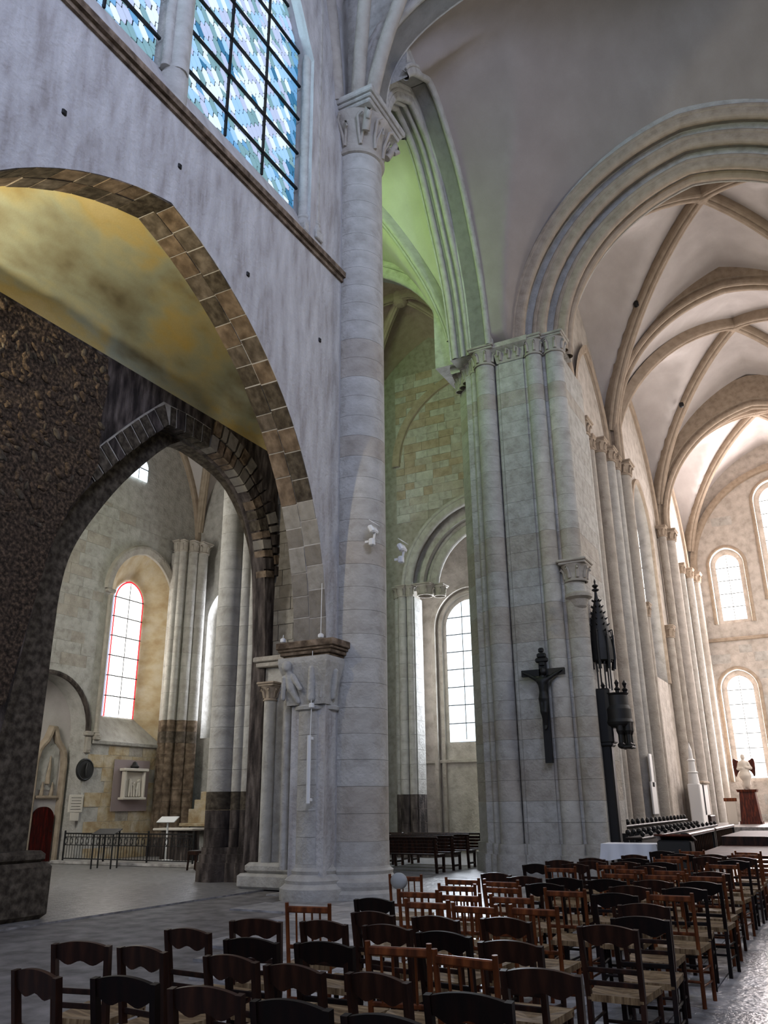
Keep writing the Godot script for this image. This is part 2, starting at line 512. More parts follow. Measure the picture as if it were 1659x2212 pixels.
func vault(called: String, label: String, x0: float, x1: float, z0: float, z1: float, across: PackedVector2Array, along: PackedVector2Array, dome: float, mat: Material) -> MeshInstance3D:
	# across: height over z (read with -z), along: height over x
	var xs := []
	var zs := []
	for i in 33:
		var t := 0.5 - 0.5 * cos(PI * i / 32.0)
		xs.append(lerpf(x0, x1, lerpf(t, i / 32.0, 0.35)))
		zs.append(lerpf(z0, z1, lerpf(t, i / 32.0, 0.35)))
	var rows := []
	for x in xs:
		var row := []
		for z in zs: row.append(Vector3(x, vault_y(x, z, x0, x1, z0, z1, across, along, dome), z))
		rows.append(row)
	var b := MB.new()
	b.grid(rows)
	return solid(called, b, mat, label, "vault")
func vault_y(x: float, z: float, x0: float, x1: float, z0: float, z1: float, across: PackedVector2Array, along: PackedVector2Array, dome: float) -> float:
	var u := clampf((x - x0) / (x1 - x0) * 2 - 1, -1, 1)
	var w := clampf((z - z0) / (z1 - z0) * 2 - 1, -1, 1)
	return maxf(MB.at(across, -z), MB.at(along, x)) + dome * (1 - u * u) * (1 - w * w)
func rib(parent: Node3D, pts: Array, prof: Array, mat: Material, called := "rib") -> void:
	var a: Vector3 = pts[0]
	var e: Vector3 = pts[pts.size() - 1]
	var d := e - a
	d.y = 0
	var b := MB.new()
	b.sweep(pts, Vector3.DOWN.cross(d.normalized()), prof)
	part(called, b, mat, parent)
func rib_profile(w: float, h: float) -> Array:
	var out := [Vector2(-w, -0.1), Vector2(-w, h * 0.45)]
	out.append_array(roll(Vector2(-w * 0.45, h * 0.6), w * 0.5, 180, 60, 4))
	out.append_array(roll(Vector2(0, h * 0.8), w * 0.4, 150, 30, 5))
	out.append_array(roll(Vector2(w * 0.45, h * 0.6), w * 0.5, 120, 0, 4))
	out.append_array([Vector2(w, h * 0.45), Vector2(w, -0.1)])
	return out
func order_profile(u0: float, u1: float, step: float, r: float) -> Array:       # a stepped order with a roll at its front edge; front is u1
	var out := [Vector2(u0, 0.0), Vector2(u1 - r * 2, 0.0)]
	out.append_array(roll(Vector2(u1 - r, 0.0), r, 180, 0, 7))
	out.append_array([Vector2(u1, -step * 0.5), Vector2(u1 - r * 0.6, -step * 0.55)])
	out.append_array(roll(Vector2(u1 - r * 0.5, -step * 0.75), r * 0.7, 200, -20, 5))
	out.append(Vector2(u1, -step))
	return out
func voussoirs(parent: Node3D, path: Array, N: Vector3, th: float, u0: float, u1: float, size: float, gap: float, mats: Array, called := "voussoir", low := -1.0, low_mats := []) -> void:
	var s := [0.0]
	for i in range(1, path.size()): s.append(s[i - 1] + path[i].distance_to(path[i - 1]))
	var total: float = s[s.size() - 1]
	var cnt := maxi(2, roundi(total / size))
	var cuts := [0.0]
	for i in range(1, cnt): cuts.append(total * (i + (rng.randf() - 0.5) * 0.35) / cnt)
	cuts.append(total)
	for i in cnt:
		var q := []
		for e in [[cuts[i] + gap, 1], [cuts[i + 1] - gap, -1]]:
			var k := 0
			while k < path.size() - 2 and s[k + 1] < e[0]: k += 1
			var t: float = (e[0] - s[k]) / maxf(s[k + 1] - s[k], 1e-6)
			var p: Vector3 = path[k].lerp(path[k + 1], t)
			var a := maxi(k - 1, 0)
			var c := mini(k + 2, path.size() - 1)
			var inw: Vector3 = (path[c] - path[a]).normalized().cross(N)
			q.append([p, inw])
		var j := rng.randf() * 0.018
		var b := MB.new()
		var p0: Vector3 = q[0][0] + q[0][1] * j
		var p1: Vector3 = q[1][0] + q[1][1] * j
		var o0: Vector3 = p0 - q[0][1] * th
		var o1: Vector3 = p1 - q[1][1] * th
		var w1 := u1 + rng.randf() * 0.015
		b.hexa([p1 + N * w1, p0 + N * w1, o0 + N * w1, o1 + N * w1, p1 + N * u0, p0 + N * u0, o0 + N * u0, o1 + N * u0])
		part(called, b, pick(low_mats) if p0.y < low else pick(mats), parent)
var unit_block: ArrayMesh
func ashlar(parent: Node3D, xf: Transform3D, x0: float, x1: float, y0: float, y1: float, ch: float, bw: float, mats: Array, skip: Callable, proud := 0.02, called := "block", most := 300) -> void:
	if unit_block == null:
		var b := MB.new()
		b.box(Vector3.ZERO, Vector3.ONE, 0.0)
		unit_block = b.mesh()
	var done := 0
	var y := y0
	while y < y1 - 0.05:
		var h := minf(ch * (0.85 + rng.randf() * 0.3), y1 - y)
		var x := x0 - rng.randf() * bw * 0.5
		while x < x1 - 0.02:
			var w := bw * (0.6 + rng.randf() * 0.8)
			var a := maxf(x, x0)
			var e := minf(x + w, x1)
			x += w
			if e - a < 0.12 or done >= most: continue
			if skip.call(a, e, y, y + h): continue
			var o := put(called, unit_block, pick(mats), parent)
			var d := proud * (0.4 + rng.randf())
			o.transform = xf * Transform3D(Basis.from_scale(Vector3(e - a - 0.01, h - 0.01, 0.1 + d)), Vector3((a + e) / 2, y + h / 2, -0.05 + d / 2))
			done += 1
		y += h
func outline(hw: float, yb: float, arch: PackedVector2Array) -> PackedVector2Array:
	var o := PackedVector2Array([Vector2(-hw, yb), Vector2(hw, yb)])
	for i in range(arch.size() - 1, -1, -1): o.append(arch[i])
	return o
func lancet(called: String, label: String, basis_: Basis, origin: Vector3, inward: Vector3, hw: float, yb: float, ys: float, rise: float, rows: int, cols: int, mat: Material, light_color: Color, radiance: float, edge: Material = null) -> Node3D:
	var o := setting(called, label, "window", origin)
	var out := outline(hw, yb, pointed(0, hw, ys, rise, 8))
	var top := ys + rise
	for r in rows:
		for c in cols:
			var cell := rect(-hw + 2 * hw * c / cols + 0.012, lerpf(yb, top, float(r) / rows) + 0.012, -hw + 2 * hw * (c + 1) / cols - 0.012, lerpf(yb, top, float(r + 1) / rows) - 0.012)
			for p in Geometry2D.intersect_polygons(out, cell):
				var b := MB.new()
				b.xf = Transform3D(basis_, Vector3.ZERO)
				b.extrude(p, -0.015, 0.015)
				part("pane", b, mat, o)
	for r in range(1, rows):
		var y := lerpf(yb, top, float(r) / rows)
		var xw := hw
		if y > ys:
			xw = 0.0
			for q in pointed(0, hw, ys, rise, 30):
				if q.y >= y - 0.05: xw = maxf(xw, absf(q.x))
		var b := MB.new()
		b.xf = Transform3D(basis_, Vector3.ZERO)
		b.box(Vector3(0, y, 0), Vector3(xw * 2, 0.035, 0.07))
		part("glazing_bar", b, M.lead, o)
	for c in range(1, cols):
		var b := MB.new()
		b.xf = Transform3D(basis_, Vector3.ZERO)
		b.box(Vector3(-hw + 2 * hw * c / cols, (yb + top) / 2, 0), Vector3(0.028, (top - yb) * 0.97, 0.05))
		part("glazing_bar", b, M.lead, o)
	if edge:
		var b := MB.new()
		b.xf = Transform3D(basis_, Vector3.ZERO)
		b.sweep(lift(stilt(pointed(0, hw, ys, rise, 10), yb), EW), Vector3(0, 0, 1), [Vector2(0.02, 0.0), Vector2(0.02, 0.07)])
		b.sweep(lift(stilt(pointed(0, hw, ys, rise, 10), yb), EW), Vector3(0, 0, 1), [Vector2(-0.02, 0.0), Vector2(-0.02, 0.07)])
		part("border_pane", b, edge, o)
	if radiance > 0.0: daylight(o, inward, Vector3(0, (yb + top) / 2, 0), Vector2(hw * 1.8, (top - yb) * 0.95), light_color, radiance)
	return o
func daylight(o: Node3D, inward: Vector3, at: Vector3, size: Vector2, c: Color, radiance: float) -> void:
	var l := AreaLight3D.new()
	l.name = "window_daylight"
	o.add_child(l, true)
	l.position = at + inward * 0.16
	l.basis = Basis.looking_at(inward)
	l.area_size = size
	l.area_normalize_energy = true
	l.light_color = c
	l.light_energy = size.x * size.y * radiance / PI
	l.area_range = 90.0
	l.shadow_enabled = true
func splay(basis_: Basis, front: PackedVector2Array, back: PackedVector2Array, d_front: float, d_back: float) -> MB:     # reveal between two outlines of equal count
	var b := MB.new()
	b.xf = Transform3D(basis_, Vector3.ZERO)
	var rows := [[], []]
	for i in front.size():
		rows[0].append(Vector3(front[i].x, front[i].y, d_front))
		rows[1].append(Vector3(back[i].x, back[i].y, d_back))
	for i in front.size() - 1: b.quad(rows[0][i], rows[1][i], rows[1][i + 1], rows[0][i + 1])
	return b

# ---------------------------------------------------------------- figures: smooth union of tapered bones, meshed as surface nets
func figure(bones: Array, k: float, cell: float) -> ArrayMesh:
	var lo := Vector3(1e9, 1e9, 1e9)
	var hi := -lo
	for b in bones:
		for e in [[b[0], b[2]], [b[1], b[3]]]:
			lo = lo.min(e[0] - Vector3.ONE * (e[1] + cell * 2))
			hi = hi.max(e[0] + Vector3.ONE * (e[1] + cell * 2))
	var nx := int((hi.x - lo.x) / cell) + 2
	var ny := int((hi.y - lo.y) / cell) + 2
	var nz := int((hi.z - lo.z) / cell) + 2
	var f := PackedFloat32Array()
	f.resize(nx * ny * nz)
	f.fill(1.0)
	for b in bones:
		var A: Vector3 = b[0]
		var B: Vector3 = b[1]
		var ba := B - A
		var l2 := maxf(ba.length_squared(), 1e-9)
		var rm: float = maxf(b[2], b[3]) + k * 2 + cell * 2
		var mn := ((A.min(B) - Vector3.ONE * rm - lo) / cell).floor()
		var mx := ((A.max(B) + Vector3.ONE * rm - lo) / cell).ceil()
		for z in range(maxi(0, int(mn.z)), mini(nz, int(mx.z))):
			for y in range(maxi(0, int(mn.y)), mini(ny, int(mx.y))):
				for x in range(maxi(0, int(mn.x)), mini(nx, int(mx.x))):
					var p := lo + Vector3(x, y, z) * cell
					var t := clampf((p - A).dot(ba) / l2, 0, 1)
					var d := p.distance_to(A + ba * t) - lerpf(b[2], b[3], t)
					var i := (z * ny + y) * nx + x
					var o := f[i]
					var hh := clampf(0.5 + 0.5 * (o - d) / k, 0, 1)
					f[i] = lerpf(o, d, hh) - k * hh * (1 - hh)
	var idx := {}
	var pts := PackedVector3Array()
	var nrm := PackedVector3Array()
	for z in nz - 1:
		for y in ny - 1:
			for x in nx - 1:
				var i := (z * ny + y) * nx + x
				var c := [f[i], f[i + 1], f[i + nx], f[i + nx + 1], f[i + nx * ny], f[i + nx * ny + 1], f[i + nx * ny + nx], f[i + nx * ny + nx + 1]]
				var neg := 0
				for q in c: if q < 0: neg += 1
				if neg == 0 or neg == 8: continue
				var s := Vector3.ZERO
				var m := 0
				for e in [[0, 1], [2, 3], [4, 5], [6, 7], [0, 2], [1, 3], [4, 6], [5, 7], [0, 4], [1, 5], [2, 6], [3, 7]]:
					var u: float = c[e[0]]
					var w: float = c[e[1]]
					if (u < 0) != (w < 0):
						var t := u / (u - w)
						s += Vector3(e[0] & 1, (e[0] >> 1) & 1, e[0] >> 2).lerp(Vector3(e[1] & 1, (e[1] >> 1) & 1, e[1] >> 2), t)
						m += 1
				idx[i] = pts.size()
				pts.append(lo + (Vector3(x, y, z) + s / m) * cell)
				nrm.append(Vector3(c[1] + c[3] + c[5] + c[7] - c[0] - c[2] - c[4] - c[6], c[2] + c[3] + c[6] + c[7] - c[0] - c[1] - c[4] - c[5], c[4] + c[5] + c[6] + c[7] - c[0] - c[1] - c[2] - c[3]).normalized())
	var mb := MB.new()
	for z in range(1, nz - 1):
		for y in range(1, ny - 1):
			for x in range(1, nx - 1):
				var i := (z * ny + y) * nx + x
				for ax in 3:
					var st: int = [1, nx, nx * ny][ax]
					var s1: int = [nx, nx * ny, 1][ax]
					var s2: int = [nx * ny, 1, nx][ax]
					if (f[i] < 0) == (f[i + st] < 0): continue
					var q := [i, i - s1, i - s1 - s2, i - s2]
					if f[i] >= 0: q.reverse()
					var ok := true
					for w in q: if not idx.has(w): ok = false
					if not ok: continue
					var a: Array = q.map(func(w): return idx[w])
					mb.tri_n(pts[a[0]], pts[a[1]], pts[a[2]], nrm[a[0]], nrm[a[1]], nrm[a[2]])
					mb.tri_n(pts[a[0]], pts[a[2]], pts[a[3]], nrm[a[0]], nrm[a[2]], nrm[a[3]])
	return mb.mesh()

const WEST := Basis(Vector3(0, 0, 1), Vector3(0, 1, 0), Vector3(-1, 0, 0))                        # local x south, y up, facing west
var main_arch: PackedVector2Array
var STONES: Array

func _ready() -> void:
	rng.seed = 4711
	# --- camera
	var cam := Camera3D.new()
	add_child(cam)
	var head := deg_to_rad(28.2)
	var pitch := deg_to_rad(19.7)
	var rl := deg_to_rad(-0.6)
	var fw := Vector3(cos(head) * cos(pitch), sin(pitch), -sin(head) * cos(pitch))
	var r0 := Vector3(sin(head), 0, cos(head))
	var u0 := r0.cross(fw)
	cam.transform = Transform3D(Basis(r0 * cos(rl) + u0 * sin(rl), u0 * cos(rl) - r0 * sin(rl), -fw), Vector3(0, 1.65, 0))
	cam.fov = rad_to_deg(2.0 * atan(1106.0 / 1770.0))
	cam.near = 0.1
	cam.far = 200.0
	cam.current = true
	# --- sky beyond the windows, exposure
	var we := WorldEnvironment.new()
	var env := Environment.new()
	env.background_mode = Environment.BG_COLOR
	env.background_color = Color(0.75, 0.85, 1.0)
	env.tonemap_mode = Environment.TONE_MAPPER_LINEAR
	env.tonemap_exposure = 1.0
	env.sdfgi_enabled = true
	env.ssao_enabled = true
	env.ssil_enabled = true
	we.environment = env
	add_child(we)
	make_materials()
	STONES = [M.stone, M.stone_b, M.stone, M.stone_c]
	daylit_windows()
	shell()
	nave_wall()
	crossing_column()
	side_bay()
	north_arm()
	crossing()
	choir()
	furniture()
	chairs()

# ---------------------------------------------------------------- windows outside the frame, and the plain ones in it: they light the church
func daylit_windows() -> void:
	var south := Vector3(0, 0, -1)
	lancet("window_1", "south nave window of pale blue glass opposite the arcade", EW, Vector3(3.0, 0, 6.45), south, 1.9, 15.4, 20.0, 2.0, 8, 4, M.glass_c, Color(0.78, 0.83, 1.0), 21.0)
	lancet("window_2", "south nave window of pale blue glass near the west end", EW, Vector3(-8.0, 0, 6.45), south, 1.9, 15.4, 20.0, 2.0, 8, 4, M.glass_c, Color(0.78, 0.83, 1.0), 21.0)
	lancet("window_3", "tall west window of clear glass behind the nave", NS, Vector3(-21.9, 0, AX), Vector3(1, 0, 0), 2.4, 8.0, 15.0, 3.4, 9, 4, M.glass_c, Color(0.8, 0.86, 1.0), 8.0)
	lancet("window_4", "south crossing window of clear glass above the south arm", EW, Vector3(18.5, 0, 6.45), south, 1.6, 9.0, 14.5, 2.2, 8, 3, M.glass_c, Color(1.0, 0.95, 0.88), 3.4)
	for i in 3:
		lancet("window_%d" % (5 + i), ["south choir window beside the crossing", "south choir window in the middle bay", "south choir window next to the east wall"][i], EW, Vector3([27.6, 37.7, 47.4][i], 0, 4.15), south, 1.35, 6.5, 13.5, 1.9, 9, 3, M.glass_w, Color(1.0, 0.96, 0.95), [4.0, 7.5, 9.0][i])
	lancet("window_8", "tall lancet in the end wall of the north arm, coloured glass round its edge", EW, Vector3(23.0, 0, -23.75), Vector3(0, 0, 1), 0.76, 4.85, 9.25, 0.85, 7, 2, M.glass_w, Color(1.0, 0.97, 0.92), 2.5, M.g_red)
	lancet("window_9", "narrow lancet of the east chapel seen past the clustered pillar", NS, Vector3(29.9, 0, -12.2), Vector3(-1, 0, 0), 1.05, 3.9, 8.3, 1.1, 8, 3, M.glass_c, Color(0.9, 0.93, 0.98), 30.0)
	lancet("window_10", "round-headed window beside the corner shafts of the north arm", NS, Vector3(26.5, 0, -21.1), Vector3(-1, 0, 0), 0.8, 4.6, 9.0, 0.9, 7, 2, M.glass_w, Color(0.9, 0.93, 1.0), 9.0)
	lancet("window_11", "small upper window of the choir's east wall", NS, Vector3(52.9, 0, -4.42), Vector3(-1, 0, 0), 0.68, 11.95, 15.3, 0.72, 5, 2, M.glass_w, Color(1.0, 0.95, 0.95), 48.0)
	lancet("window_12", "tall middle upper window of the choir's east wall", NS, Vector3(52.9, 0, AX), Vector3(-1, 0, 0), 0.85, 13.2, 19.0, 0.95, 8, 2, M.glass_w, Color(1.0, 0.95, 0.95), 48.0)
	lancet("window_13", "round-headed lower window behind the angel statue", NS, Vector3(52.9, 0, -4.75), Vector3(-1, 0, 0), 0.72, 2.9, 7.85, 0.8, 7, 2, M.glass_w, Color(1.0, 0.95, 0.95), 48.0)
	lancet("window_14", "lower middle window of the choir's east wall", NS, Vector3(52.9, 0, AX), Vector3(-1, 0, 0), 0.75, 2.9, 7.85, 0.8, 7, 2, M.glass_w, Color(1.0, 0.95, 0.95), 48.0)
	lancet("window_15", "window high in the choir's north wall behind the shafts", EW, Vector3(37.9, 0, -7.05), Vector3(0, 0, 1), 1.3, 7.2, 13.6, 1.6, 8, 3, M.glass_w, Color(1, 0.95, 0.9), 1.4)
	lancet("window_19", "tall clear window in the west wall of the north arm", NS, Vector3(9.75, 0, -18.6), Vector3(1, 0, 0), 1.1, 5.0, 9.6, 1.3, 7, 3, M.glass_c, Color(1.0, 0.98, 0.94), 20.0)
	lancet("window_20", "small round window glimpsed high in the end wall of the north arm", EW, Vector3(22.05, 0, -22.93), Vector3(0, 0, 1), 0.5, 14.0, 14.5, 0.5, 2, 2, M.glass_c, Color.WHITE, 2.0)
	lancet("window_16", "green glass window high in the west side of the north arm", NS, Vector3(15.15, 0, -11.7), Vector3(1, 0, 0), 1.0, 15.8, 18.8, 1.3, 6, 2, M.g_green, Color(0.82, 1.0, 0.62), 11.0)

# ---------------------------------------------------------------- floor, outer walls, roof
func plain_wall(called: String, label: String, b: Basis, origin: Vector3, x0: float, x1: float, y0: float, y1: float, d0: float, d1: float, holes: Array, mat: Material) -> void:
	var m := MB.new()
	m.xf = Transform3D(b, origin)
	m.wall(x0, x1, y0, y1, d0, d1, holes)
	solid(called, m, mat, label, "wall")
func shell() -> void:
	var fl := setting("floor", "worn grey stone slab floor of the church", "floor")
	var b := MB.new()
	b.box(Vector3(16, -0.33, -8.5), Vector3(80, 0.6, 36))
	part("floor_bed", b, M.floor, fl)
	var slab := MB.new()
	slab.box(Vector3(0, -0.03, 0), Vector3(1, 0.06, 1), 0.0)
	var sm := slab.mesh()
	var x := 2.6
	var cnt := 0
	while x < 19.5:
		var w := 0.8 + rng.randf() * 0.5
		var z := -0.7
		while z > -11.3:
			var d := 0.7 + rng.randf() * 0.5
			if z - d * 0.5 > -0.62 * x - 1.6 and cnt < 300:
				var o := put("slab", sm, pick([M.slab, M.slab_b, M.slab_c, M.slab]), fl)
				o.position = Vector3(x + w / 2, 0, z - d / 2)
				o.scale = Vector3(w - 0.012, 1, d - 0.012)
				cnt += 1
			z -= d
		x += w
	b = MB.new()
	b.box(Vector3(35, -0.015, -8.5), Vector3(31.0, 0.03, 36))
	b.box(Vector3(9.5, -0.015, -19.0), Vector3(20, 0.03, 15.4))
	b.box(Vector3(-9.5, -0.015, -8.5), Vector3(24.0, 0.03, 36))
	b.box(Vector3(9.0, -0.015, 3.3), Vector3(21.0, 0.03, 8))
	part("distant_paving", b, M.slab_b, fl)
	fl.get_child(fl.get_child_count() - 1).set_meta("kind", "stuff")
	b = MB.new()
	b.box(Vector3(16, 27.3, -8.5), Vector3(80, 0.5, 36))
	solid("roof", b, M.stone, "roof over the whole church", "roof")
	var sh := []
	for q in [[3.0, 1.9, 15.4, 20.0, 2.0], [-8.0, 1.9, 15.4, 20.0, 2.0], [18.5, 1.6, 9.0, 14.5, 2.2]]: sh.append(hole(pointed(q[0], q[1], q[3], q[4]), q[2]))
	plain_wall("wall_south", "south wall of nave and crossing with tall windows", EW, Vector3.ZERO, -22.8, 22.6, 0, 27.1, 6.4, 7.2, sh, M.render)
	plain_wall("wall_west", "west end wall of the nave", NS, Vector3.ZERO, -7.2, 9.7, 0, 27.1, -22.7, -21.9, [hole(pointed(-AX, 2.4, 15, 3.4), 8.0)], M.render)
	plain_wall("wall_south_choir", "south wall of the choir with three windows", EW, Vector3.ZERO, 21.4, 53.8, 0, 27.1, 4.1, 5.0, [hole(pointed(27.6, 1.35, 13.5, 1.9), 6.5), hole(pointed(37.7, 1.35, 13.5, 1.9), 6.5), hole(pointed(47.4, 1.35, 13.5, 1.9), 6.5)], M.warm)
	var ar := oval(-AX, 7.7, 22.6, 3.4)
	var rows := [[], []]
	for p in ar:
		rows[0].append(Vector3(-21.9, p.y, -p.x)); rows[1].append(Vector3(14.4, p.y, -p.x))
	b = MB.new()
	b.grid(rows)
	solid("ceiling_nave", b, M.web, "plastered barrel vault of the nave", "vault")
	# west part of the north arm, mostly hidden behind the side bay
	plain_wall("wall_west_arm", "west wall of the north arm", NS, Vector3.ZERO, 12.7, 24.0, 0, 27.1, 9.0, 9.8, [hole(pointed(18.6, 1.1, 9.6, 1.3), 5.0)], M.stone)
	plain_wall("wall_arm_upper", "upper west wall of the north arm above the side bay", NS, Vector3.ZERO, 9.4, 16.0, 12.5, 27.1, 14.6, 15.2, [hole(pointed(11.7, 1.0, 18.8, 1.3), 15.8)], M.stone)

# ---------------------------------------------------------------- north wall of the nave: great arch, string course, window
func nave_wall() -> void:
	main_arch = pointed(8.7, 5.35, 4.85, 6.95, 22)
	var w := setting("wall_north", "tall pale nave wall over the great pointed arch", "wall")
	var b := MB.new()
	var wt := smooth_through([Vector2(4.4, 19.5), Vector2(6.0, 22.2), Vector2(8.75, 23.6), Vector2(11.5, 22.2), Vector2(13.1, 19.5)], 5)
	b.wall(-22, 14.9, 0, 27.1, -9.7, -8.9, [hole(main_arch, 0.0), hole(wt, 14.15)])
	part("wall_face", b, M.render, w)
	for u in [[-0.4, -0.02], [0.0, 0.385]]:
		voussoirs(w, lift(main_arch, EW, Vector3(0, 0, -9.3)), Vector3(0, 0, 1), 0.3, u[0], u[1], 0.5, 0.012, [M.brown, M.brown_b, M.brown_c], "voussoir", 8.0, [M.block, M.block_b])
	b = MB.new()
	for q in [[13.7, 13.8, 0.06], [13.8, 13.95, 0.13]]: b.box(Vector3(-3.5, (q[0] + q[1]) / 2, -8.9 + q[2] / 2 - 0.05), Vector3(36.9, q[1] - q[0], q[2] + 0.1))
	part("string_course", b, M.brown_c, w)
	b = MB.new()
	b.quad(Vector3(4.4, 13.95, -8.86), Vector3(13.1, 13.95, -8.86), Vector3(13.1, 14.95, -9.3), Vector3(4.4, 14.95, -9.3))
	b.quad(Vector3(4.4, 13.95, -9.6), Vector3(4.4, 14.95, -9.6), Vector3(13.1, 14.95, -9.6), Vector3(13.1, 13.95, -9.6))
	b.quad(Vector3(4.4, 14.95, -9.3), Vector3(13.1, 14.95, -9.3), Vector3(13.1, 14.95, -9.6), Vector3(4.4, 14.95, -9.6))
	part("window_sill", b, M.render, w)
	# mullion with a rounded nose and a moulded foot
	b = MB.new()
	b.xf = Transform3D(UP, Vector3.ZERO)
	b.extrude(merged([rect(8.42, 9.1, 9.02, 9.5), disc(Vector2(8.72, 9.08), 0.2), disc(Vector2(8.48, 9.16), 0.1), disc(Vector2(8.96, 9.16), 0.1)]), 14.9, 22.9)
	part("mullion", b, M.stone, w)
	b = MB.new()
	b.lathe([[0.0, 14.0], [0.27, 14.0], [0.28, 14.72], [0.28, 14.8], [0.23, 14.84], [0.25, 14.92], [0.2, 15.0]], 16, Vector3(8.72, 0, -9.16))
	part("mullion_base", b, M.stone, w)
	# jamb shafts between the window and the great column
	for q in [[13.12, -9.12, 0.13], [13.42, -8.98, 0.1]]:
		shaft(w, Vector3(q[0], 0, q[1]), q[2], 14.75, 22.0, M.stone, 0.0, 0.0, 0.55, "jamb_shaft")
	# putlog holes: dark bits of old timber and iron left in the wall
	for q in [[8.82, 12.2], [10.93, 11.19], [13.59, 11.1], [6.32, 11.23]]:
		b = MB.new()
		b.box(Vector3(q[0], q[1] + 0.5, -8.9), Vector3(0.09, 0.11, 0.06), 0.02)
		part("iron_stub", b, M.iron, w)
	quarry_light("window_17", "blue and white leaded window next to the great round column", 9.12, 12.98, 14.95, 23.0, true)
	quarry_light("window_18", "leaded window light cut by the top edge, beside the stone mullion", 4.5, 8.32, 14.95, 22.0, false)
func flat_arch(xc: float, a: float, ys: float, rise: float) -> PackedVector2Array:
	var out := PackedVector2Array()
	for i in 41:
		var t := -cos(PI * i / 40.0)
		out.append(Vector2(xc + a * t, ys + rise * pow(maxf(0.0, 1.0 - pow(absf(t), 3.2)), 1.0 / 3.2)))
	return out
func quarry_light(called: String, label: String, x0: float, x1: float, y0: float, y1: float, border: bool) -> void:
	var o := setting(called, label, "window", Vector3((x0 + x1) / 2, 0, -9.32))
	var cx := (x0 + x1) / 2
	var frame := rect(x0 - cx, y0, x1 - cx, y1)
	var b := MB.new()
	b.box(Vector3(0, (y0 + y1) / 2, -0.03), Vector3(x1 - x0, y1 - y0, 0.02))
	part("lead_lattice", b, M.lead, o)
	var r := RandomNumberGenerator.new()
	r.seed = 77 if border else 78
	var L := 0.4
	var wd := 0.19
	var tip := 0.1
	var rest := []
	for k in M.q.size(): rest.append(MB.new())
	var cnt := 0
	var cells := []
	for iu in range(-30, 31):
		for iv in range(-45, 46):
			var uv := Vector2(iu * (L - tip), iv * wd + (wd * 0.5 if iu % 2 else 0.0))
			var c := uv.rotated(-PI / 4) + Vector2(0, (y0 + y1) / 2)
			if absf(c.x) < (x1 - x0) / 2 + 0.25 and c.y > y0 - 0.25 and c.y < y1 + 0.25: cells.append(c)
	cells.sort_custom(func(p, q): return p.y < q.y)
	var y := 0.0
	for c in cells:
		var bend: float = 0.03 * (r.randf() - 0.5)
		var hx := PackedVector2Array()
		for e in [Vector2(-L / 2, bend), Vector2(-L / 2 + tip, -wd / 2), Vector2(L / 2 - tip, -wd / 2), Vector2(L / 2, bend), Vector2(L / 2 - tip, wd / 2), Vector2(-L / 2 + tip, wd / 2)]: hx.append(c + e.rotated(-PI / 4))
		var small := Geometry2D.offset_polygon(hx, -0.017)
		if small.is_empty(): continue
		# every third quarry is cut in two by an extra lead
		var pieces := [small[0]]
		if r.randf() < 0.22:
			pieces = []
			for half in [rect(c.x - 1, c.y + 0.012, c.x + 1, c.y + 1), rect(c.x - 1, c.y - 1, c.x + 1, c.y - 0.012)]:
				pieces.append_array(Geometry2D.intersect_polygons(small[0], half))
		for pc in pieces:
			for q in Geometry2D.intersect_polygons(pc, frame):
				var k: int = [0, 0, 1, 1, 2, 5, 0, 5, 1, 2][r.randi() % 10]
				if border and c.x > x1 - cx - 0.3: k = [3, 4, 3, 2][r.randi() % 4]
				elif c.y < y0 + 0.6 and r.randf() < 0.5: k = [2, 3, 2][r.randi() % 3]
				elif r.randf() < 0.02: k = 4
				if cnt < 300:
					b = MB.new()
					b.extrude(q, -0.012, 0.008, 40.0, true)
					part("pane", b, M.q[k], o)
					cnt += 1
				else: rest[k].extrude(q, -0.012, 0.008, 40.0, true)
	for k in M.q.size():
		if rest[k].v.size():
			part("upper_panes", rest[k], M.q[k], o)
			o.get_child(o.get_child_count() - 1).set_meta("kind", "stuff")
	for i in 3:
		if i:
			b = MB.new()
			b.box(Vector3(lerpf(x0, x1, i / 3.0) - cx, (y0 + y1) / 2, 0.03), Vector3(0.045, y1 - y0, 0.06))
			part("upright_bar", b, M.iron, o)
	y = y0 + 0.62
	while y < y1:
		b = MB.new()
		b.box(Vector3(0, y, 0.05), Vector3(x1 - x0 + 0.1, 0.055, 0.06))
		part("cross_bar", b, M.iron, o)
		y += 1.06
	daylight(o, Vector3(0, 0, 1), Vector3(0, (y0 + y1) / 2, 0), Vector2(x1 - x0 - 0.4, y1 - y0 - 0.6), Color(0.72, 0.9, 0.97), 1.8)

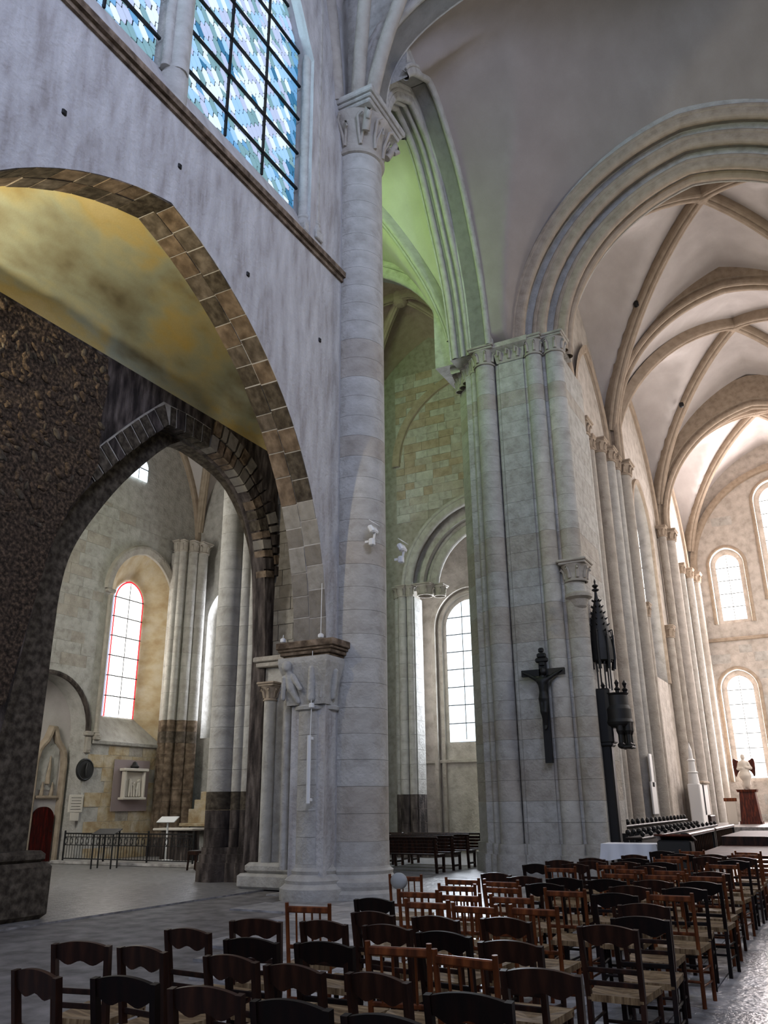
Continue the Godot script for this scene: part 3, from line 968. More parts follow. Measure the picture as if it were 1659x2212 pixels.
# ---------------------------------------------------------------- the great round column and the carved respond beside it
func crossing_column() -> void:
	var c := Vector3(15.14, 0, -8.8)
	var o := setting("column", "great round stone column at the corner of nave and north arm", "column", c)
	courses(o, disc(Vector2.ZERO, 0.635, 40), 1.0, 17.6, 0.5, STONES, "drum")
	var b := MB.new()
	b.lathe([[0.92, 0.0], [0.92, 0.1], [0.88, 0.14], [0.84, 0.16], [0.86, 0.22], [0.86, 0.3], [0.8, 0.34], [0.74, 0.36], [0.7, 0.42], [0.72, 0.48], [0.66, 0.52], [0.64, 0.56], [0.64, 1.0]], 40)
	part("base", b, M.stone_b, o)
	b = MB.new()
	b.lathe([[0.63, 17.6], [0.7, 17.62], [0.72, 17.68], [0.66, 17.74], [0.65, 17.8], [0.68, 18.2], [0.78, 18.6], [0.9, 18.85]], 32)
	for i in 10:
		var a := TAU * i / 10
		var d := Vector3(cos(a), 0, sin(a))
		var e := Vector3(-sin(a), 0, cos(a))
		b.tube([d * 0.68 + Vector3.UP * 17.85, d * 0.72 + Vector3.UP * 18.2 + e * 0.05, d * 0.88 + Vector3.UP * 18.6 + e * 0.1, d * 0.96 + Vector3.UP * 18.68], 0.05, 0.04, 6)
		b.tube([d * 0.68 + Vector3.UP * 17.85, d * 0.72 + Vector3.UP * 18.2 - e * 0.05, d * 0.85 + Vector3.UP * 18.5 - e * 0.12, d * 0.84 + Vector3.UP * 18.3 - e * 0.16], 0.045, 0.03, 6)
	for a in [0.25, 0.75, 1.25, 1.75]:
		var d := Vector3(cos(a * PI), 0, sin(a * PI))
		b.tube([d * 0.8 + Vector3.UP * 18.2, d * 1.08 + Vector3.UP * 18.7, d * 1.12 + Vector3.UP * 18.5, d * 1.02 + Vector3.UP * 18.42], 0.11, 0.07, 8)
	part("capital", b, M.stone_c, o)
	b = MB.new()
	for q in [[18.85, 18.97, 0.84], [18.97, 19.07, 0.9], [19.07, 19.25, 0.97]]: b.box(Vector3(0, (q[0] + q[1]) / 2, 0), Vector3(q[2] * 2, q[1] - q[0], q[2] * 2), 0.03)
	part("abacus", b, M.stone_b, o)
	# ribs and arch stones that rise from the capital
	var r := setting("trim_1", "ribs rising from the capital of the great round column", "rib")
	var pr := rib_profile(0.2, 0.34)
	for q in [[Vector3(14.6, 19.2, -8.5), Vector3(14.15, 22.0, -8.1), Vector3(12.2, 24.6, -6.4)], [Vector3(14.3, 19.2, -8.95), Vector3(13.95, 22.3, -8.9), Vector3(13.0, 24.4, -8.85)], [Vector3(14.75, 19.2, -8.2), Vector3(14.55, 21.6, -7.6), Vector3(13.6, 23.9, -5.2)]]:
		b = MB.new()
		var pts := []
		for i in 13: pts.append(q[0].bezier_interpolate(q[0].lerp(q[1], 0.66), q[1].lerp(q[2], 0.2), q[2], i / 12.0))
		b.tube(pts, 0.2, 0.17, 10)
		part("rib", b, M.stone_c, r)
	# west crossing arch, flat and wide
	var ar := flat_arch(-AX, 6.95, 19.2, 3.55)
	b = MB.new()
	b.xf = Transform3D(NS, Vector3.ZERO)
	b.wall(-8.0, 10.0, 19.2, 27.1, 14.75, 15.6, [hole(ar, 19.2)])
	solid("wall_over_west_arch", b, M.stone, "wall carried by the west arch of the crossing", "wall")
	b = MB.new()
	b.sweep(lift(ar, NS, Vector3(14.75, 0, 0)), Vector3(-1, 0, 0), order_profile(-0.8, 0.15, 0.4, 0.13))
	solid("trim_2", b, M.stone_b, "moulded edge of the west crossing arch above the round column", "moulding")
	# respond of the great arch: half column, carved capital, impost
	var p := setting("pillar_respond", "half column with a carved figure capital under the great arch", "pillar", Vector3(14.38, 0, -9.3))
	courses(p, disc(Vector2.ZERO, 0.4, 28), 0.62, 3.45, 0.48, STONES, "drum")
	b = MB.new()
	b.lathe([[0.66, 0.0], [0.66, 0.2], [0.6, 0.24], [0.56, 0.28], [0.57, 0.34], [0.5, 0.4], [0.44, 0.44], [0.46, 0.5], [0.41, 0.56], [0.4, 0.62]], 28)
	part("base", b, M.stone_b, p)
	b = MB.new()
	b.lathe([[0.4, 3.45], [0.46, 3.47], [0.47, 3.53], [0.41, 3.58]], 24)
	var q0 := []
	for k in [[0.42, 3.56], [0.46, 4.0], [0.56, 4.38], [0.56, 4.5]]:
		q0.append([Vector3(-k[0], k[1], k[0] * 1.0), Vector3(0.4, k[1], k[0] * 1.0), Vector3(0.4, k[1], -k[0] * 1.1), Vector3(-k[0], k[1], -k[0] * 1.1)])
	for i in 3:
		for e in 4: b.quad(q0[i][e], q0[i][(e + 1) % 4], q0[i + 1][(e + 1) % 4], q0[i + 1][e])
	part("capital", b, M.stone, p)
	var carved := put("carved_figure", figure([
		[Vector3(-0.6, 4.3, -0.36), Vector3(-0.6, 4.34, -0.36), 0.1, 0.1], [Vector3(-0.56, 4.2, -0.34), Vector3(-0.5, 3.9, -0.3), 0.07, 0.1], [Vector3(-0.5, 3.9, -0.3), Vector3(-0.46, 3.62, -0.16), 0.09, 0.05],
		[Vector3(-0.55, 4.12, -0.24), Vector3(-0.55, 3.86, -0.06), 0.06, 0.05], [Vector3(-0.56, 4.1, -0.44), Vector3(-0.5, 3.7, -0.5), 0.06, 0.05], [Vector3(-0.5, 4.25, 0.18), Vector3(-0.45, 3.68, 0.14), 0.07, 0.09],
		[Vector3(-0.42, 4.3, 0.4), Vector3(-0.4, 3.7, 0.34), 0.05, 0.05], [Vector3(-0.15, 4.2, 0.5), Vector3(-0.12, 3.7, 0.44), 0.08, 0.06]], 0.03, 0.024), M.stone, p)
	carved.set_meta("label", "carved figure with a round head")
	b = MB.new()
	for k in [[4.5, 4.56, 0.58], [4.56, 4.64, 0.64], [4.64, 4.7, 0.68], [4.7, 4.84, 0.72]]: b.box(Vector3(-0.05, (k[0] + k[1]) / 2, -0.02), Vector3(k[2] * 1.3, k[1] - k[0], k[2] * 1.95), 0.015)
	part("impost", b, M.brown_c, p)
	shaft(p, Vector3(-0.18, 0, -0.6), 0.085, 0.5, 3.9, M.stone_b, 0.0, 0.0, 0.0, "colonnette")

# ---------------------------------------------------------------- the side bay seen through the great arch
func side_bay() -> void:
	var front := smooth_through([Vector2(8.88, 2.6), Vector2(9.06, 3.86), Vector2(9.16, 4.6), Vector2(9.33, 5.66), Vector2(9.56, 6.5), Vector2(10.16, 7.51), Vector2(11.18, 8.69), Vector2(11.95, 9.47)], 4)
	front.append_array(smooth_through([Vector2(12.0, 9.47), Vector2(12.81, 9.5), Vector2(13.8, 9.38), Vector2(14.7, 8.95), Vector2(15.35, 8.1), Vector2(15.66, 6.9), Vector2(15.8, 5.2)], 4))
	var inner := smooth_through([Vector2(10.0, 4.4), Vector2(10.02, 5.4), Vector2(10.18, 6.2), Vector2(10.66, 7.1), Vector2(11.5, 8.25), Vector2(12.8, 9.5), Vector2(14.1, 9.55), Vector2(15.2, 9.2), Vector2(16.1, 8.2), Vector2(16.5, 7.0), Vector2(16.72, 5.3)], 4)
	var w := setting("wall_side_bay", "dark north wall of the side bay with a broken pointed arch", "wall")
	var b := MB.new()
	b.wall(-3.0, 16.4, 0, 12.6, -12.1, -11.72, [hole(front, 0.0)])
	part("wall_face", b, M.dirty, w)
	b = MB.new()
	b.wall(-3.0, 17.1, 0, 12.6, -12.7, -12.1, [hole(inner, 0.0)])
	part("inner_order", b, M.brown_b, w)
	# plain ring of voussoirs with pale joints
	var ring := PackedVector2Array()
	for p in front: if p.x > 10.02 and p.x < 13.3: ring.append(p)
	b = MB.new()
	b.sweep(lift(ring, EW, Vector3(0, 0, -11.72)), Vector3(0, 0, 1), [Vector2(-0.3, 0.0), Vector2(0.035, 0.0), Vector2(0.035, -0.46), Vector2(-0.1, -0.46)])
	part("mortar_bed", b, M.mortar, w)
	voussoirs(w, lift(ring, EW, Vector3(0, 0, -11.72)), Vector3(0, 0, 1), 0.44, -0.2, 0.05, 0.26, 0.022, [M.dirty, M.brown_b])
	ring = PackedVector2Array()
	for p in front: if p.x >= 13.2 and p.y > 6.9: ring.append(p)
	voussoirs(w, lift(ring, EW, Vector3(0, 0, -11.72)), Vector3(0, 0, 1), 0.34, -0.25, 0.05, 0.24, 0.02, [M.brown_b, M.brown_c, M.dirty, M.block_b])
	var outer := PackedVector2Array()
	for p in ring: outer.append(p + (p - Vector2(12.6, 6.0)).normalized() * 0.38)
	voussoirs(w, lift(outer, EW, Vector3(0, 0, -11.72)), Vector3(0, 0, 1), 0.36, -0.25, 0.09, 0.27, 0.03, [M.brown_c, M.block_b, M.dirty])
	# projecting core of rubble left of the arch
	var rub := MB.new()
	rub.extrude(PackedVector2Array([Vector2(-3.0, 3.2), Vector2(8.75, 3.2), Vector2(8.95, 4.4), Vector2(9.2, 5.9), Vector2(9.5, 6.75), Vector2(9.85, 7.3), Vector2(10.05, 7.85), Vector2(9.95, 8.6), Vector2(10.04, 9.3), Vector2(9.98, 10.02), Vector2(-3.0, 10.02)]), -11.9, -11.5, 20.0)
	part("rubble_core", rub, M.soot, w)
	var cobble := []
	for k in 5:
		var m := MB.new()
		var r := RandomNumberGenerator.new()
		r.seed = 90 + k
		var rings := []
		for i in 5:
			var line := []
			var t := PI * i / 4.0
			for jj in 8:
				var a := TAU * jj / 7.0 if jj < 7 else 0.0
				var rad := sin(t) * (0.8 + 0.2 * sin(a * 2 + k)) + 0.001
				line.append(Vector3(cos(a) * rad, sin(a) * rad * 0.8, -cos(t) * 0.6))
			rings.append(line)
		m.grid(rings)
		cobble.append(m.mesh())
	for i in 290:
		var p := Vector2(rng.randf_range(6.6, 10.0), rng.randf_range(6.2, 9.95))
		if p.y < 7.7 + (p.x - 10.05) * 0.9 and p.x > 9.0: continue
		var o := put("stone", cobble[i % 5], pick([M.soot, M.brown_b, M.soot, M.soot]), w)
		var s := rng.randf_range(0.05, 0.13)
		o.transform = Transform3D(Basis(Vector3(0, 0, 1), rng.randf() * TAU) * Basis.from_scale(Vector3(s * 1.2, s, s * 0.6)), Vector3(p.x, p.y, -11.5))
	b = MB.new()
	b.box(Vector3(6.2, 0.42, -11.98), Vector3(8.1, 0.84, 0.62), 0.07)
	b.box(Vector3(6.15, 0.92, -12.0), Vector3(8.0, 0.18, 0.5), 0.06)
	part("plinth", b, M.brown_b, w)
	# stained half vault
	var rows := []
	for i in 15:
		var t := i / 14.0
		var a := t * PI / 2
		rows.append([])
		for k in 21: rows[i].append(Vector3(lerpf(-3.0, 16.2, k / 20.0), 9.95 + 2.2 * sin(a), -11.74 + 2.1 * (1 - cos(a))))
	b = MB.new()
	b.grid(rows, true)
	solid("ceiling_side_bay", b, M.damp, "half vault stained yellow and green by damp over the side bay", "vault")
	# flood lamp on the wall, pointed up at the vault
	var fl := thing("wall_lamp", "small warm flood lamp on the side bay wall, pointed at the vault", "lamp", Vector3(4.2, 8.3, -11.2))
	b = MB.new()
	b.xf = Transform3D(Basis(Vector3(0, 0, 1), -0.6), Vector3.ZERO)
	b.box(Vector3(0, 0, 0), Vector3(0.22, 0.14, 0.22), 0.02)
	part("housing", b, M.white, fl)
	b = MB.new()
	b.xf = Transform3D(Basis(Vector3(0, 0, 1), -0.6), Vector3.ZERO)
	b.box(Vector3(0, 0.08, 0), Vector3(0.18, 0.012, 0.18), 0.004)
	part("lamp_glass", b, glowing(Color(1.0, 0.85, 0.55), 6.0), fl)
	b = MB.new()
	bar(b, Vector3(0, -0.08, -0.02), Vector3(0, -0.1, -0.3), 0.05, 0.05)
	part("bracket", b, M.white, fl)
	var sl := SpotLight3D.new()
	sl.name = "lamp_light"
	fl.add_child(sl, true)
	sl.position = Vector3(0.07, 0.14, 0)
	sl.basis = Basis.looking_at(Vector3(0.8, 0.55, 0.25))
	sl.spot_angle = 75.0
	sl.spot_range = 60.0
	sl.light_size = 0.1
	sl.light_color = Color(1.0, 0.94, 0.8)
	sl.light_energy = 42.0
	sl.shadow_enabled = true
	# east end of the bay with its respond
	var e := setting("wall_bay_end", "end wall of coursed blocks between the two arches", "wall")
	b = MB.new()
	b.xf = Transform3D(NS, Vector3.ZERO)
	b.wall(9.4, 12.1, 0, 12.6, 16.12, 17.2)
	part("wall_face", b, M.block_b, e)
	ashlar(e, Transform3D(WEST, Vector3(16.12, 0, 0)), -12.0, -9.7, 5.0, 11.8, 0.36, 0.55, [M.block, M.block_b, M.block], func(_a, _b, _c, _d): return false, 0.03)
	var r := setting("pillar_bay", "pilaster and colonnette with a small leaf capital in the side bay", "pillar")
	b = MB.new()
	b.xf = Transform3D(UP, Vector3.ZERO)
	b.extrude(merged([rect(15.86, 10.75, 16.3, 11.85), rect(15.98, 10.3, 16.3, 10.8), disc(Vector2(15.9, 11.8), 0.09), disc(Vector2(15.88, 10.8), 0.11)]), 0.5, 4.75)
	part("pilaster", b, M.stone_b, r)
	b = MB.new()
	b.box(Vector3(16.0, 4.8, -11.1), Vector3(0.6, 0.12, 1.62), 0.02)
	b.box(Vector3(16.0, 4.92, -11.1), Vector3(0.72, 0.12, 1.72), 0.02)
	part("impost", b, M.stone_c, r)
	shaft(r, Vector3(15.78, 0, -11.5), 0.14, 0.5, 3.95, M.stone, 0.42, 0.24, 0.0, "colonnette")
	b = MB.new()
	b.box(Vector3(15.9, 0.15, -11.15), Vector3(0.95, 0.3, 1.7), 0.05)
	b.box(Vector3(15.95, 0.4, -11.15), Vector3(0.75, 0.22, 1.55), 0.08)
	part("base", b, M.stone_b, r)

# ---------------------------------------------------------------- north arm and its east chapels
func cluster(called: String, label: String, at: Vector3, discs: Array, y1: float, stain: float, cap: float, mats: Array, foot := 0.6) -> Node3D:
	var o := setting(called, label, "pillar", at)
	var list := []
	var fat := []
	for d in discs:
		var pl: PackedVector2Array = disc(Vector2(d[0], d[1]), d[2], 18) if d.size() == 3 else rect(d[0], d[1], d[2], d[3])
		list.append(pl)
		fat.append(disc(Vector2(d[0], d[1]), d[2] + 0.14, 18) if d.size() == 3 else rect(d[0] - 0.12, d[1] - 0.12, d[2] + 0.12, d[3] + 0.12))
	var plan := merged(list)
	if foot > 0.0:
		var b := MB.new()
		b.xf = Transform3D(UP, Vector3.ZERO)
		var big := merged(fat)
		b.extrude(big, 0.0, foot * 0.55)
		var mid := Geometry2D.offset_polygon(big, -0.05)
		b.extrude(mid[0], foot * 0.55, foot * 0.8)
		var top := Geometry2D.offset_polygon(big, -0.1)
		b.extrude(top[0], foot * 0.8, foot)
		part("base", b, M.dirty if stain > 0.0 else M.stone_b, o)
	var y := foot
	if stain > foot:
		courses(o, plan, foot, stain, 0.42, [M.brown_c, M.brown] if called == "pillar_corner" else [M.dirty, M.dirty, M.brown_b])
		y = stain
	courses(o, plan, y, y1, 0.5, mats)
	if cap > 0.0:
		for d in discs:
			if d.size() != 3: continue
			var c := put("capital", capital_mesh(d[2], cap, d[2] * 1.35, 6), M.stone_c, o)
			c.position = Vector3(d[0], y1, -d[1])
	return o
func north_arm() -> void:
	# end wall with window, recess, door
	var w := setting("wall_end_arm", "end wall of the north arm in yellowed ashlar with deep window", "wall")
	var b := MB.new()
	var fr := pointed(22.95, 1.62, 9.3, 1.75, 10)
	var rec := pointed(19.15, 1.8, 4.2, 1.75, 10)
	b.wall(9.0, 28.2, 0, 27.1, -24.4, -23.0, [hole(fr, 3.9), hole(rec, 0.0)])
	part("wall_face", b, M.stone, w)
	b = MB.new()
	b.wall(9.0, 28.2, 0.0, 27.1, -24.6, -23.85, [hole(pointed(23.0, 0.76, 9.25, 0.85, 8), 4.85)])
	part("wall_core", b, M.web, w)
	var front := PackedVector2Array()
	var back := PackedVector2Array()
	var bk := pointed(23.0, 0.78, 9.25, 0.87, 10)
	front.append(Vector2(21.33, 3.9)); back.append(Vector2(22.22, 4.8))
	for i in fr.size():
		front.append(fr[i]); back.append(bk[i])
	front.append(Vector2(24.57, 3.9)); back.append(Vector2(23.78, 4.8))
	var sp := splay(EW, front, back, -23.02, -23.8)
	part("window_splay", sp, M.cream, w)
	b = MB.new()
	b.quad(Vector3(21.3, 3.9, -22.96), Vector3(24.6, 3.9, -22.96), Vector3(23.8, 4.85, -23.78), Vector3(22.2, 4.85, -23.78))
	b.box(Vector3(22.95, 3.84, -22.98), Vector3(3.6, 0.14, 0.16), 0.02)
	part("window_sill", b, M.stone_b, w)
	b = MB.new()
	b.sweep(lift(pointed(22.95, 1.64, 9.3, 1.8, 12), EW, Vector3(0, 0, -23.0)), Vector3(0, 0, 1), [Vector2(0, 0.04), Vector2(0.06, 0.02), Vector2(0.09, -0.06), Vector2(0.14, -0.18), Vector2(0.14, -0.28), Vector2(0, -0.34)])
	part("hood_mould", b, M.stone_c, w)
	for x in [21.25, 24.62]:
		b = MB.new()
		b.box(Vector3(x, 9.25, -22.95), Vector3(0.42, 0.14, 0.22), 0.03)
		part("impost", b, M.stone_c, w)
	shaft(w, Vector3(24.62, 0, -22.9), 0.11, 4.4, 8.85, M.stone, 0.35, 0.17, 0.3, "jamb_shaft")
	shaft(w, Vector3(21.28, 0, -22.94), 0.09, 4.2, 9.1, M.stone_c, 0.0, 0.0, 0.3, "jamb_shaft")
	var solid_at := func(a, e, y, h): return (a < 24.85 and e > 21.05 and h > 3.75 and y < 11.3 and not (h > 9.4 and (maxf(absf(a - 22.95), absf(e - 22.95)) > 2.0 + (11.1 - y) * 0.0 and y > 10.5))) or (a < 21.0 and y < 5.98 and a > 17.2 and not (y > 4.6 and a > 20.6))
	ashlar(w, Transform3D(EW, Vector3(0, 0, -23.0)), 17.6, 24.75, 0.0, 3.75, 0.42, 0.85, [M.cream, M.cream, M.stone_c], solid_at, 0.018)
	ashlar(w, Transform3D(EW, Vector3(0, 0, -23.0)), 17.6, 24.75, 3.75, 12.6, 0.42, 0.85, [M.stone, M.stone_b, M.stone_c], solid_at, 0.018)
	b = MB.new()
	b.sweep(lift(stilt(rec, 4.15), EW, Vector3(0, 0, -23.0)), Vector3(0, 0, 1), [Vector2(-0.1, 0.02), Vector2(0.03, 0.04), Vector2(0.07, -0.02), Vector2(0.05, -0.09), Vector2(0.0, -0.12)])
	part("arch_mould", b, M.dirty, w)
	b = MB.new()
	b.box(Vector3(20.98, 4.1, -22.98), Vector3(0.34, 0.16, 0.2), 0.03)
	b.box(Vector3(20.98, 3.72, -22.98), Vector3(0.24, 0.56, 0.14), 0.03)
	part("corbel", b, M.stone_c, w)
	# canopied ogee door surround standing inside the recess
	var og := smooth_through([Vector2(19.62, 3.1), Vector2(19.68, 3.5), Vector2(19.85, 3.8), Vector2(19.95, 4.15)], 5)
	og.append_array(smooth_through([Vector2(19.96, 4.15), Vector2(20.06, 3.8), Vector2(20.24, 3.5), Vector2(20.3, 3.1)], 5))
	for i in og.size(): og[i].x = 20.15 + (og[i].x - 19.955) * 1.5
	b = MB.new()
	b.sweep(lift(stilt(og, 0.0), EW, Vector3(0, 0, -23.85)), Vector3(0, 0, 1), [Vector2(0, 0.0), Vector2(0.16, 0.0), Vector2(0.2, -0.05), Vector2(0.2, -0.13), Vector2(0.12, -0.18), Vector2(0, -0.2)])
	part("ogee_surround", b, M.rib, w)
	b = MB.new()
	for k in [[19.95, 2.0, 0.09, 0.5], [20.35, 2.0, 0.09, 0.5], [20.15, 2.45, 0.1, 0.9]]:
		b.tube([Vector3(k[0], k[1], -23.78), Vector3(k[0], k[1] + k[3] * 0.6, -23.74), Vector3(k[0], k[1] + k[3], -23.74)], k[2], 0.02, 6)
	b.box(Vector3(20.15, 2.02, -23.78), Vector3(0.9, 0.1, 0.2), 0.03)
	part("tracery", b, M.rib, w)
	b = MB.new()
	b.box(Vector3(20.15, 3.0, -23.84), Vector3(0.8, 1.5, 0.06))
	part("niche_back", b, M.stone, w)
	var dr := setting("door_1", "low round-headed dark red door in the end wall recess", "door", Vector3(20.12, 0, -23.76))
	for k in 4:
		b = MB.new()
		var x0 := -0.45 + 0.225 * k
		for p in Geometry2D.intersect_polygons(rect(x0 + 0.005, 0.0, x0 + 0.22, 2.2), outline(0.45, 0.02, pointed(0, 0.45, 1.3, 0.42, 8))): b.extrude(p, -0.04, 0.04)
		part("plank", b, M.door, dr)
	b = MB.new()
	b.lathe([[0.0, -0.03], [0.03, 0.0], [0.0, 0.03]], 8, Vector3(0.33, 0.95, 0.07))
	part("handle", b, M.iron, dr)
	# corner shafts
	cluster("pillar_corner", "dark-footed bundle of corner shafts beside the deep window", Vector3(24.95, 0, -22.35), [[-0.62, 0.0, 0.7, 0.6], [-0.5, 0.1, 0.16], [-0.15, -0.12, 0.2], [0.22, -0.28, 0.24], [0.55, 0.0, 0.2], [0.75, 0.3, 0.16], [-0.62, 0.3, 0.14]], 11.5, 4.8, 0.5, [M.stone, M.stone_b])
	# east side of the arm: wall of the second bay with its window, then the chapel
	plain_wall("wall_east_arm", "east wall of the north arm beyond the corner shafts", NS, Vector3.ZERO, 14.6, 24.4, 0, 27.1, 25.9, 27.0, [hole(pointed(21.1, 1.1, 8.9, 1.3), 4.2)], M.stone)
	cluster("pillar_arm", "bundle of shafts with a black-stained foot behind the side bay", Vector3(17.4, 0, -13.42), [[-0.5, -0.5, 0.6, 0.5], [-0.55, 0.25, 0.36], [-0.5, -0.22, 0.17], [-0.42, -0.5, 0.2], [-0.14, -0.6, 0.16], [0.14, -0.64, 0.2], [0.5, -0.66, 0.2], [-0.3, 0.6, 0.2], [0.3, 0.6, 0.2]], 13.2, 2.0, 0.6, [M.stone, M.stone_b], 0.75)
	# vaults of the arm
	var al := pointed(18.4, 3.4, 14.8, 6.6, 14)
	vault("ceiling_arm_south", "vault of the north arm next to the crossing", 15.0, 21.8, -8.85, -15.8, pointed(12.55, 3.3, 14.8, 6.0, 14), al, 1.0, M.web)
	vault("ceiling_arm_north", "vault of the north arm by its end wall", 9.5, 19.5, -23.1, -15.8, pointed(19.4, 3.65, 11.8, 6.2, 14), pointed(14.5, 5.0, 11.8, 6.6, 14), 0.6, M.web)
	vault("ceiling_arm_east", "vault over the north-east corner of the arm", 19.5, 26.0, -23.1, -15.8, pointed(19.4, 3.65, 11.8, 6.0, 14), pointed(22.75, 3.25, 11.8, 6.0, 14), 0.5, M.web)
	vault("ceiling_chapel", "brownish rib vault of the chapel behind the round column", 21.9, 27.05, -8.9, -15.7, pointed(12.3, 3.4, 14.9, 5.0, 14), pointed(24.45, 2.6, 14.9, 4.6, 14), 0.6, M.rib)
	var tr := setting("trim_3", "ribs of the north arm vaults", "rib")
	var pr := rib_profile(0.17, 0.3)
	diagonal_ribs(tr, 15.0, 21.8, -8.85, -15.8, pointed(12.55, 3.3, 14.8, 6.0, 14), al, 1.0, pr, M.stone)
	diagonal_ribs(tr, 21.9, 27.05, -8.9, -15.7, pointed(12.3, 3.4, 14.9, 5.0, 14), pointed(24.45, 2.6, 14.9, 4.6, 14), 0.6, pr, M.rib)
	diagonal_ribs(tr, 19.5, 26.0, -23.1, -15.8, pointed(19.4, 3.65, 11.8, 6.0, 14), pointed(22.75, 3.25, 11.8, 6.0, 14), 0.5, pr, M.rib)
	diagonal_ribs(tr, 9.5, 19.5, -23.1, -15.8, pointed(19.4, 3.65, 11.8, 6.2, 14), pointed(14.5, 5.0, 11.8, 6.6, 14), 0.6, pr, M.rib)
	b = MB.new()
	b.sweep(lift(pointed(22.75, 3.2, 11.9, 5.9, 14), EW, Vector3(0, 0, -23.0)), Vector3(0, 0, 1), rib_profile(0.14, 0.22))
	part("wall_rib", b, M.rib, tr)
	# arch from the arm into the chapel
	var ca := pointed(12.3, 3.3, 15.0, 4.8, 14)
	b = MB.new()
	b.xf = Transform3D(NS, Vector3.ZERO)
	b.wall(8.6, 16.2, 15.0, 27.1, 21.75, 22.35, [hole(ca, 15.0)])
	solid("wall_over_chapel_arch", b, M.stone, "wall over the arch from the north arm to the chapel", "wall")
	b = MB.new()
	b.sweep(lift(ca, NS, Vector3(21.75, 0, 0)), Vector3(-1, 0, 0), order_profile(-0.6, 0.12, 0.45, 0.13))
	solid("trim_4", b, M.stone, "moulded arch catching green light behind the round column", "moulding")
	cluster("pillar_chapel_mouth", "shafts carrying the chapel arch away from the crossing", Vector3(22.1, 0, -15.9), [[-0.4, -0.4, 0.4, 0.4], [-0.4, 0.2, 0.25], [-0.4, -0.25, 0.25]], 14.4, 1.9, 0.55, [M.stone, M.stone_b])
	# chapel east wall: lunette of ashlar above, arch to the altar niche below
	var cw := setting("wall_chapel", "chapel wall with ashlar lunette over a round arch", "wall")
	var co := pointed(10.72, 2.7, 9.3, 3.15, 12)
	b = MB.new()
	b.xf = Transform3D(NS, Vector3.ZERO)
	b.wall(7.6, 16.2, 0, 27.1, 27.0, 27.9, [hole(co, 0.0)])
	part("wall_face", b, M.joint, cw)
	ashlar(cw, Transform3D(WEST, Vector3(27.0, 0, 0)), -13.9, -9.5, 12.0, 18.4, 0.33, 0.6, [M.stone, M.stone_c, M.stone_b, M.rib], func(a, e, y, _h): return y < MB.at(co, -(a + e) / 2) + 0.3, 0.02)
	b = MB.new()
	b.sweep(lift(co, NS, Vector3(27.0, 0, 0)), Vector3(-1, 0, 0), order_profile(-0.3, 0.1, 0.3, 0.12))
	b.sweep(lift(pointed(10.72, 2.3, 9.3, 2.7, 12), NS, Vector3(27.35, 0, 0)), Vector3(-1, 0, 0), [Vector2(-0.4, 0.0), Vector2(0, 0.0), Vector2(0, -0.42)])
	b.sweep(lift(pointed(10.72, 1.95, 9.3, 2.35, 12), NS, Vector3(27.6, 0, 0)), Vector3(-1, 0, 0), order_profile(-0.4, 0.0, 0.36, 0.13))
	part("arch_mould", b, M.stone_b, cw)
	b = MB.new()
	b.sweep(lift(pointed(11.2, 2.72, 14.4, 3.4, 12), NS, Vector3(27.0, 0, 0)), Vector3(-1, 0, 0), rib_profile(0.14, 0.22))
	part("wall_rib", b, M.rib, cw)
	cluster("pillar_chapel", "shafts and column with leaf capital at the chapel arch", Vector3(27.1, 0, -13.3), [[-0.15, -0.1, 0.5, 0.75], [-0.1, 0.62, 0.13], [-0.24, 0.36, 0.16], [-0.2, 0.06, 0.13], [-0.02, -0.5, 0.27], [0.3, -0.95, 0.2]], 9.0, 2.0, 0.45, [M.stone, M.stone_b])
	plain_wall("wall_chapel_side", "north side wall of the chapel under its vault", EW, Vector3.ZERO, 22.4, 27.9, 0, 27.1, -16.2, -15.65, [], M.stone)
	plain_wall("wall_chapel_niche", "back wall of the chapel round its lancet window", NS, Vector3.ZERO, 7.5, 14.6, 0, 14, 29.9, 30.8, [hole(pointed(12.2, 1.05, 8.3, 1.1), 3.9)], M.warm)
	plain_wall("wall_chapel_north", "north cheek wall of the chapel niche", EW, Vector3.ZERO, 27.5, 30.6, 0, 14, -15.2, -14.3, [], M.warm)
	plain_wall("wall_chapel_south", "south cheek wall of the chapel niche", EW, Vector3.ZERO, 27.5, 30.6, 0, 14, -8.2, -7.6, [], M.warm)
	b = MB.new()
	b.box(Vector3(29.0, 13.0, -11), Vector3(3.4, 0.5, 7.4))
	solid("ceiling_chapel_niche", b, M.web, "flat head of the chapel niche", "vault")
	b = MB.new()
	for k in [[1.2, 0.14], [1.45, 0.28]]:
		b.sweep(lift(stilt(pointed(12.2, k[0], 8.3, k[0] + 0.1, 12), 0.3), NS, Vector3(29.9, 0, 0)), Vector3(-1, 0, 0), [Vector2(0.0, 0.0), Vector2(k[1], 0.0), Vector2(k[1], -0.14), Vector2(0, -0.2)])
	b.box(Vector3(29.84, 3.2, -11.5), Vector3(0.2, 0.12, 5.6), 0.02)
	solid("trim_5", b, M.stone_c, "nested mouldings round the chapel lancet window", "moulding")
